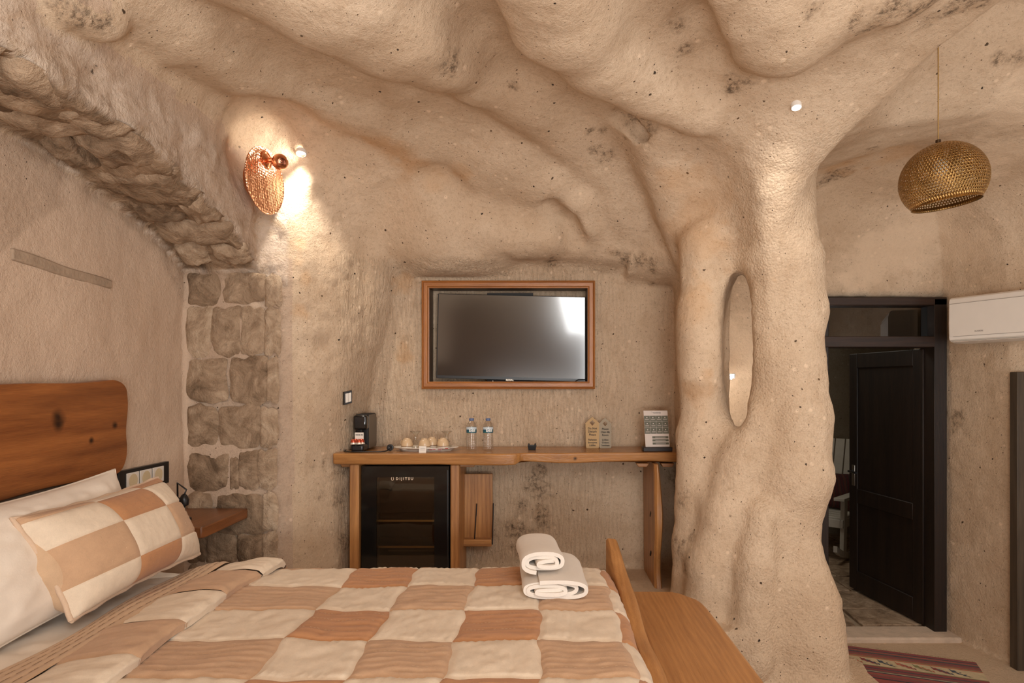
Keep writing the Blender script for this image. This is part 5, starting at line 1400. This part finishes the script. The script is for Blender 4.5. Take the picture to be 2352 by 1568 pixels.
# ---------------------------------------------------------------- air conditioner
A0 = P(2180, 738, 4.17); dirv = Vector((.41, -.91, 0)).normalized(); nv = Vector((-.91, -.41, 0)).normalized()
ac = thing('air_conditioner', 'white wall-mounted air conditioner at the right, above the rough wall', 'air conditioner', tuple(A0))
Mac = frame_M(Vector((A0.x, A0.y, EYE+(CY-788)/F_*4.17)), dirv, Vector((0, 0, 1)))   # x along wall, y into wall? z up
yy_s = 1 if (Mac.to_3x3() @ Vector((0, 1, 0))).dot(nv) < 0 else -1
Hh = .292
prof = [(0.0, .030), (.004, .012), (.012, .0), (.20, 0), (.20, Hh-.004), (.05, Hh), (.012, Hh-.004), (.0, Hh-.02)]
prof = [(.19, .0), (.06, .0), (.018, .010), (.004, .022), (0, .04), (-.002, .12), (.0, Hh-.03), (.006, Hh-.010), (.022, Hh), (.19, Hh)]
v = []; n_ = len(prof); Lc = .80
for xx in (0, Lc):
    for (yy_, zz) in prof: v.append(Mac @ Vector((xx, yy_*yy_s, zz)))
f = [(i, i+1, i+1+n_, i+n_) for i in range(n_-1)]+[(n_-1, 0, n_, 2*n_-1), tuple(range(n_)), tuple(range(2*n_-1, n_-1, -1))]
me = MB().add(v, f).mesh(); bm = bmesh.new(); bm.from_mesh(me); bmesh.ops.recalc_face_normals(bm, faces=bm.faces); bm.to_mesh(me); bm.free()
ob = link('casing', me, WHITEP, ac, 30)
def acbox(x0, x1, y0, y1, z0, z1, nm, mat, par=ac): return MB().box((x0, min(y0*yy_s, y1*yy_s), z0), (x1, max(y0*yy_s, y1*yy_s), z1), Mac).build(nm, mat, par)
acbox(.006, Lc, -.005, .01, .042, Hh-.042, 'front_panel', WHITEP)
acbox(.02, Lc, .006, .05, .006, .010, 'air_flap', simple('flap_shadow', (.62, .56, .49), .4))
acbox(.004, Lc, -.0055, .0, Hh-.043, Hh-.0405, 'panel_gap', simple('gap_grey', (.30, .26, .22), .6))
acbox(.03, Lc, -.0058, .0, .040, .042, 'panel_gap', bpy.data.materials['gap_grey'])
Mt = Mac @ Matrix.Translation((.19, -.0062*yy_s, .062)) @ Matrix.Rotation(PI/2, 4, 'X')
tm = text_mesh('DAIKIN', .013, Mt if yy_s > 0 else Mt, .0002, 'CENTER', 1.2, .0003)
link('lettering', tm, simple('grey_letter', (.30, .27, .25), .5), ac)

# ---------------------------------------------------------------- lamp seen through the oval opening
wl = thing('wall_lamp', 'small white LED lamp on a curved arm seen through the oval opening', 'lamp', tuple(P(1672, 840, 4.30)))
MB().tube(smooth_path([P(1668, 815, 4.49), P(1668, 818, 4.36), P(1672, 825, 4.32), P(1671.5, 857, 4.30)]), .006, 8).build('arm', STEEL, wl, 60)
q = P(1664, 862, 4.30); e_ = P(1688, 863, 4.26)
MB().tube([q, e_], .017, 16).build('lamp_head', WHITEP, wl, 60)
MB().tube([P(1664, 865, 4.285), P(1681, 866, 4.26)], .014, 12).build('led_strip', emis('led_white', (1, .95, .88), 25), wl, 60)
pl_ = bpy.data.lights.new('led_light', 'POINT'); pl_.energy = 5; pl_.color = (1, .96, .9); pl_.shadow_soft_size = .05
po = bpy.data.objects.new('led_light', pl_); C.objects.link(po); po.location = P(1672, 885, 4.15)
# ---------------------------------------------------------------- rocking chair in the dark room
RW = simple('white_paint', (.55, .50, .42), .5, var=.08)
rc = thing('rocking_chair', 'white wooden slatted rocking chair in the dark room behind the door', 'chair', (2.75, 6.5, -.378))
M = Matrix.Translation((2.92, 6.60, -.378)) @ Matrix.Rotation(math.radians(-45), 4, 'Z')
def rbx(a, b, nm, par=rc, MM=Matrix.Identity(4)): return MB().box(a, b, M @ MM).build(nm, RW, par, bevel=.004)
for sx_ in (-.29, .25):
    pts = [(sx_+.02, -.45+.95*t, .03+.13*(2*t-1.0)**2) for t in np.linspace(0, 1, 14)]
    mb = MB()
    for i in range(13):
        p, q_ = pts[i], pts[i+1]; v = []
        for (u, zz) in ((-.018, -.03), (.018, -.03), (.018, .03), (-.018, .03)): v.append(M @ Vector((p[0]+u, p[1], p[2]+zz)))
        for (u, zz) in ((-.018, -.03), (.018, -.03), (.018, .03), (-.018, .03)): v.append(M @ Vector((q_[0]+u, q_[1], q_[2]+zz)))
        mb.add(v, [(0, 1, 5, 4), (1, 2, 6, 5), (2, 3, 7, 6), (3, 0, 4, 7)]+([(3, 2, 1, 0)] if i == 0 else [])+([(4, 5, 6, 7)] if i == 12 else []))
    mb.build('rocker', RW, rc)
    rbx((sx_, -.30, .04), (sx_+.04, -.22, .60), 'front_leg', MM=Matrix.Rotation(-.06, 4, 'X'))
    rbx((sx_, .18, .04), (sx_+.04, .25, .60), 'rear_leg')
    rbx((sx_-.03, -.36, .60), (sx_+.07, .30, .63), 'armrest')
    rbx((sx_, -.30, .33), (sx_+.035, .28, .41), 'side_rail')
rbx((-.27, -.30, .33), (.27, -.27, .41), 'front_rail')
for k in range(5): rbx((-.27, -.26+.105*k, .405), (.27, -.26+.105*k+.09, .425), 'seat_slat')
for k in range(5): rbx((-.26+.105*k, 0, 0), (-.26+.105*k+.093, .02, .80), 'back_slat', MM=Matrix.Translation((0, .24, .36)) @ Matrix.Rotation(-.24, 4, 'X'))
cu = MB(); fr2 = pillow_frame(M @ Vector((-.22, .12, .43)), M @ Vector((.22, .12, .43)), M @ Vector((-.22, .24, .80)))
cu.grid(pillow_part(fr2, 1, .06, 0, 1, 0, 1, 20)); cu.grid(pillow_part(fr2, -1, .06, 0, 1, 0, 1, 20), True)
KM = NT('dark_kilim', .9); wv = KM.n('ShaderNodeTexWave'); wv.inputs['Scale'].default_value = 6; wv.inputs['Distortion'].default_value = 2; KM.l(KM.co, wv.inputs['Vector'])
KM.col(KM.ramp(wv.outputs['Fac'], [(.2, (.07, .012, .012)), (.5, (.03, .022, .018)), (.8, (.09, .025, .016))]))
cu_ = cu.build('cushion', KM.m, None, 180); origin_to(cu_, fr2[0]); tag(cu_, 'dark red woven cushion leaning in the white rocking chair', 'cushion')
rl = bpy.data.lights.new('next_room_light', 'AREA'); rl.energy = 9; rl.size = .8; rl.color = (1, .93, .8)
ro = bpy.data.objects.new('next_room_light', rl); C.objects.link(ro); ro.location = (2.0, 5.9, 2.4)

# ---------------------------------------------------------------- kilim rug on the lower floor
RUGC = [Vector((1.98, 4.30, -.392)), Vector((2.72, 4.02, -.392)), Vector((2.30, 3.00, -.392)), Vector((1.60, 3.25, -.392))]
rg = thing('kilim_rug', 'red striped woven kilim rug with jagged border on the floor in front of the door', 'rug', (2.1, 3.7, -.40))
e1 = (RUGC[1]-RUGC[0]); e2 = (RUGC[3]-RUGC[0]); L1, L2 = e1.length, e2.length
e1.normalize(); e2 = (e2-e1*e2.dot(e1)).normalized()
def rq(u0, u1, v0, v1, z0=0.0, z1=.006):  # metres along the fringe edge / away from it
    f_ = lambda u, v: RUGC[0]+e1*u+e2*v
    c = [f_(u0, v0), f_(u1, v0), f_(u1, v1), f_(u0, v1)]
    v = [p+Vector((0, 0, z0)) for p in c]+[p+Vector((0, 0, z1)) for p in c]
    return MB().add(v, [(0, 1, 2, 3), (7, 6, 5, 4), (0, 4, 5, 1), (1, 5, 6, 2), (2, 6, 7, 3), (3, 7, 4, 0)])
RC = {k: cloth('kilim_'+k, c, bump=.0014, var=.18) for k, c in dict(red=(.33, .05, .028), crimson=(.25, .028, .022), black=(.035, .03, .028), brown=(.15, .075, .04), orange=(.52, .14, .06), cream=(.62, .48, .27), green=(.20, .19, .055), navy=(.035, .05, .07)).items()}
rq(0, L1, 0, 1.05, -.006, .0).build('ground', RC['red'], rg)
bands = [('crimson', 0, .03), ('black', .03, .042), ('red', .042, .06), ('brown', .06, .072), ('black', .072, .085), ('crimson', .085, .105), ('brown', .105, .115), ('red', .115, .135), ('green', .135, .145), ('orange', .145, .16),
         ('green', .27, .28), ('crimson', .28, .31), ('black', .31, .322), ('crimson', .322, .345), ('brown', .345, .36), ('cream', .36, .366), ('black', .366, .38), ('red', .38, .41), ('brown', .41, .42), ('crimson', .42, .45), ('black', .45, .46)]
for (c_, a_, b_) in bands: rq(0, L1, a_, b_, 0, .0018).build('stripe', RC[c_], rg)
rq(0, L1, .16, .27, 0, .0016).build('border_ground', RC['cream'], rg)
for k in range(8):
    u = .02+k*.098; c_ = ('green', 'crimson', 'navy', 'orange')[k % 4]
    if u+.1 > L1: break
    mb = MB(); f_ = lambda u, v, z_=.0030: RUGC[0]+e1*u+e2*v+Vector((0, 0, z_))
    pts = []
    for t in range(7): pts.append((u+.085*t/6, .165+.012*(t % 2)+.05*t/6))
    for t in range(7): pts.append((u+.085*(6-t)/6+.012, .262-.010*(t % 2)-.045*t/6+.0))
    v = [f_(a_, b_) for a_, b_ in pts]; mb.add(v, [tuple(range(len(v)))]); mb.build('zigzag_motif', RC[c_], rg)
    for t in range(4):
        uu = u+.02*t+.03; v = [f_(uu, .20+.012*t, .0034), f_(uu+.018, .198+.012*t, .0034), f_(uu+.022, .225+.012*t, .0034)]; mb2 = MB(); mb2.add(v, [(0, 1, 2)]); mb2.build('tooth', RC[('orange', 'navy', 'cream', 'crimson')[k % 4]], rg)
mb = MB(); r = random.Random(5)
for k in range(90):
    u = L1*(k+.5)/90; 
    if .25 < u/L1 < .3: continue
    l_ = r.uniform(.012, .03); mb.tube([RUGC[0]+e1*u+Vector((0, 0, .002)), RUGC[0]+e1*(u+r.uniform(-.006, .006))-e2*l_*.5+Vector((0, 0, .004)), RUGC[0]+e1*(u+r.uniform(-.01, .01))-e2*l_+Vector((0, 0, -.003))], .0016, 4)
o = mb.build('fringe', RC['cream'], rg, 60); o['kind'] = 'stuff'
# plaster ledge inside the blind arch on the bed-head wall
pts = []
for t in np.linspace(0, 1, 12): pts.append((2.14+.50*t, 1.800-.03*t+.003*math.sin(t*9)))
for t in np.linspace(1, 0, 12): pts.append((2.14+.50*t, 1.758-.024*t+.003*math.sin(t*7+1)))
MB().prism(pts, -1.77, -1.750, Matrix(((0, 0, 1, 0), (1, 0, 0, 0), (0, 1, 0, 0), (0, 0, 0, 1)))).build('plaster_ledge', simple('worn_plaster', (.42, .305, .21), .9, var=.2, bump=.003, bs=60), SET['wall_left'], bevel=.006)
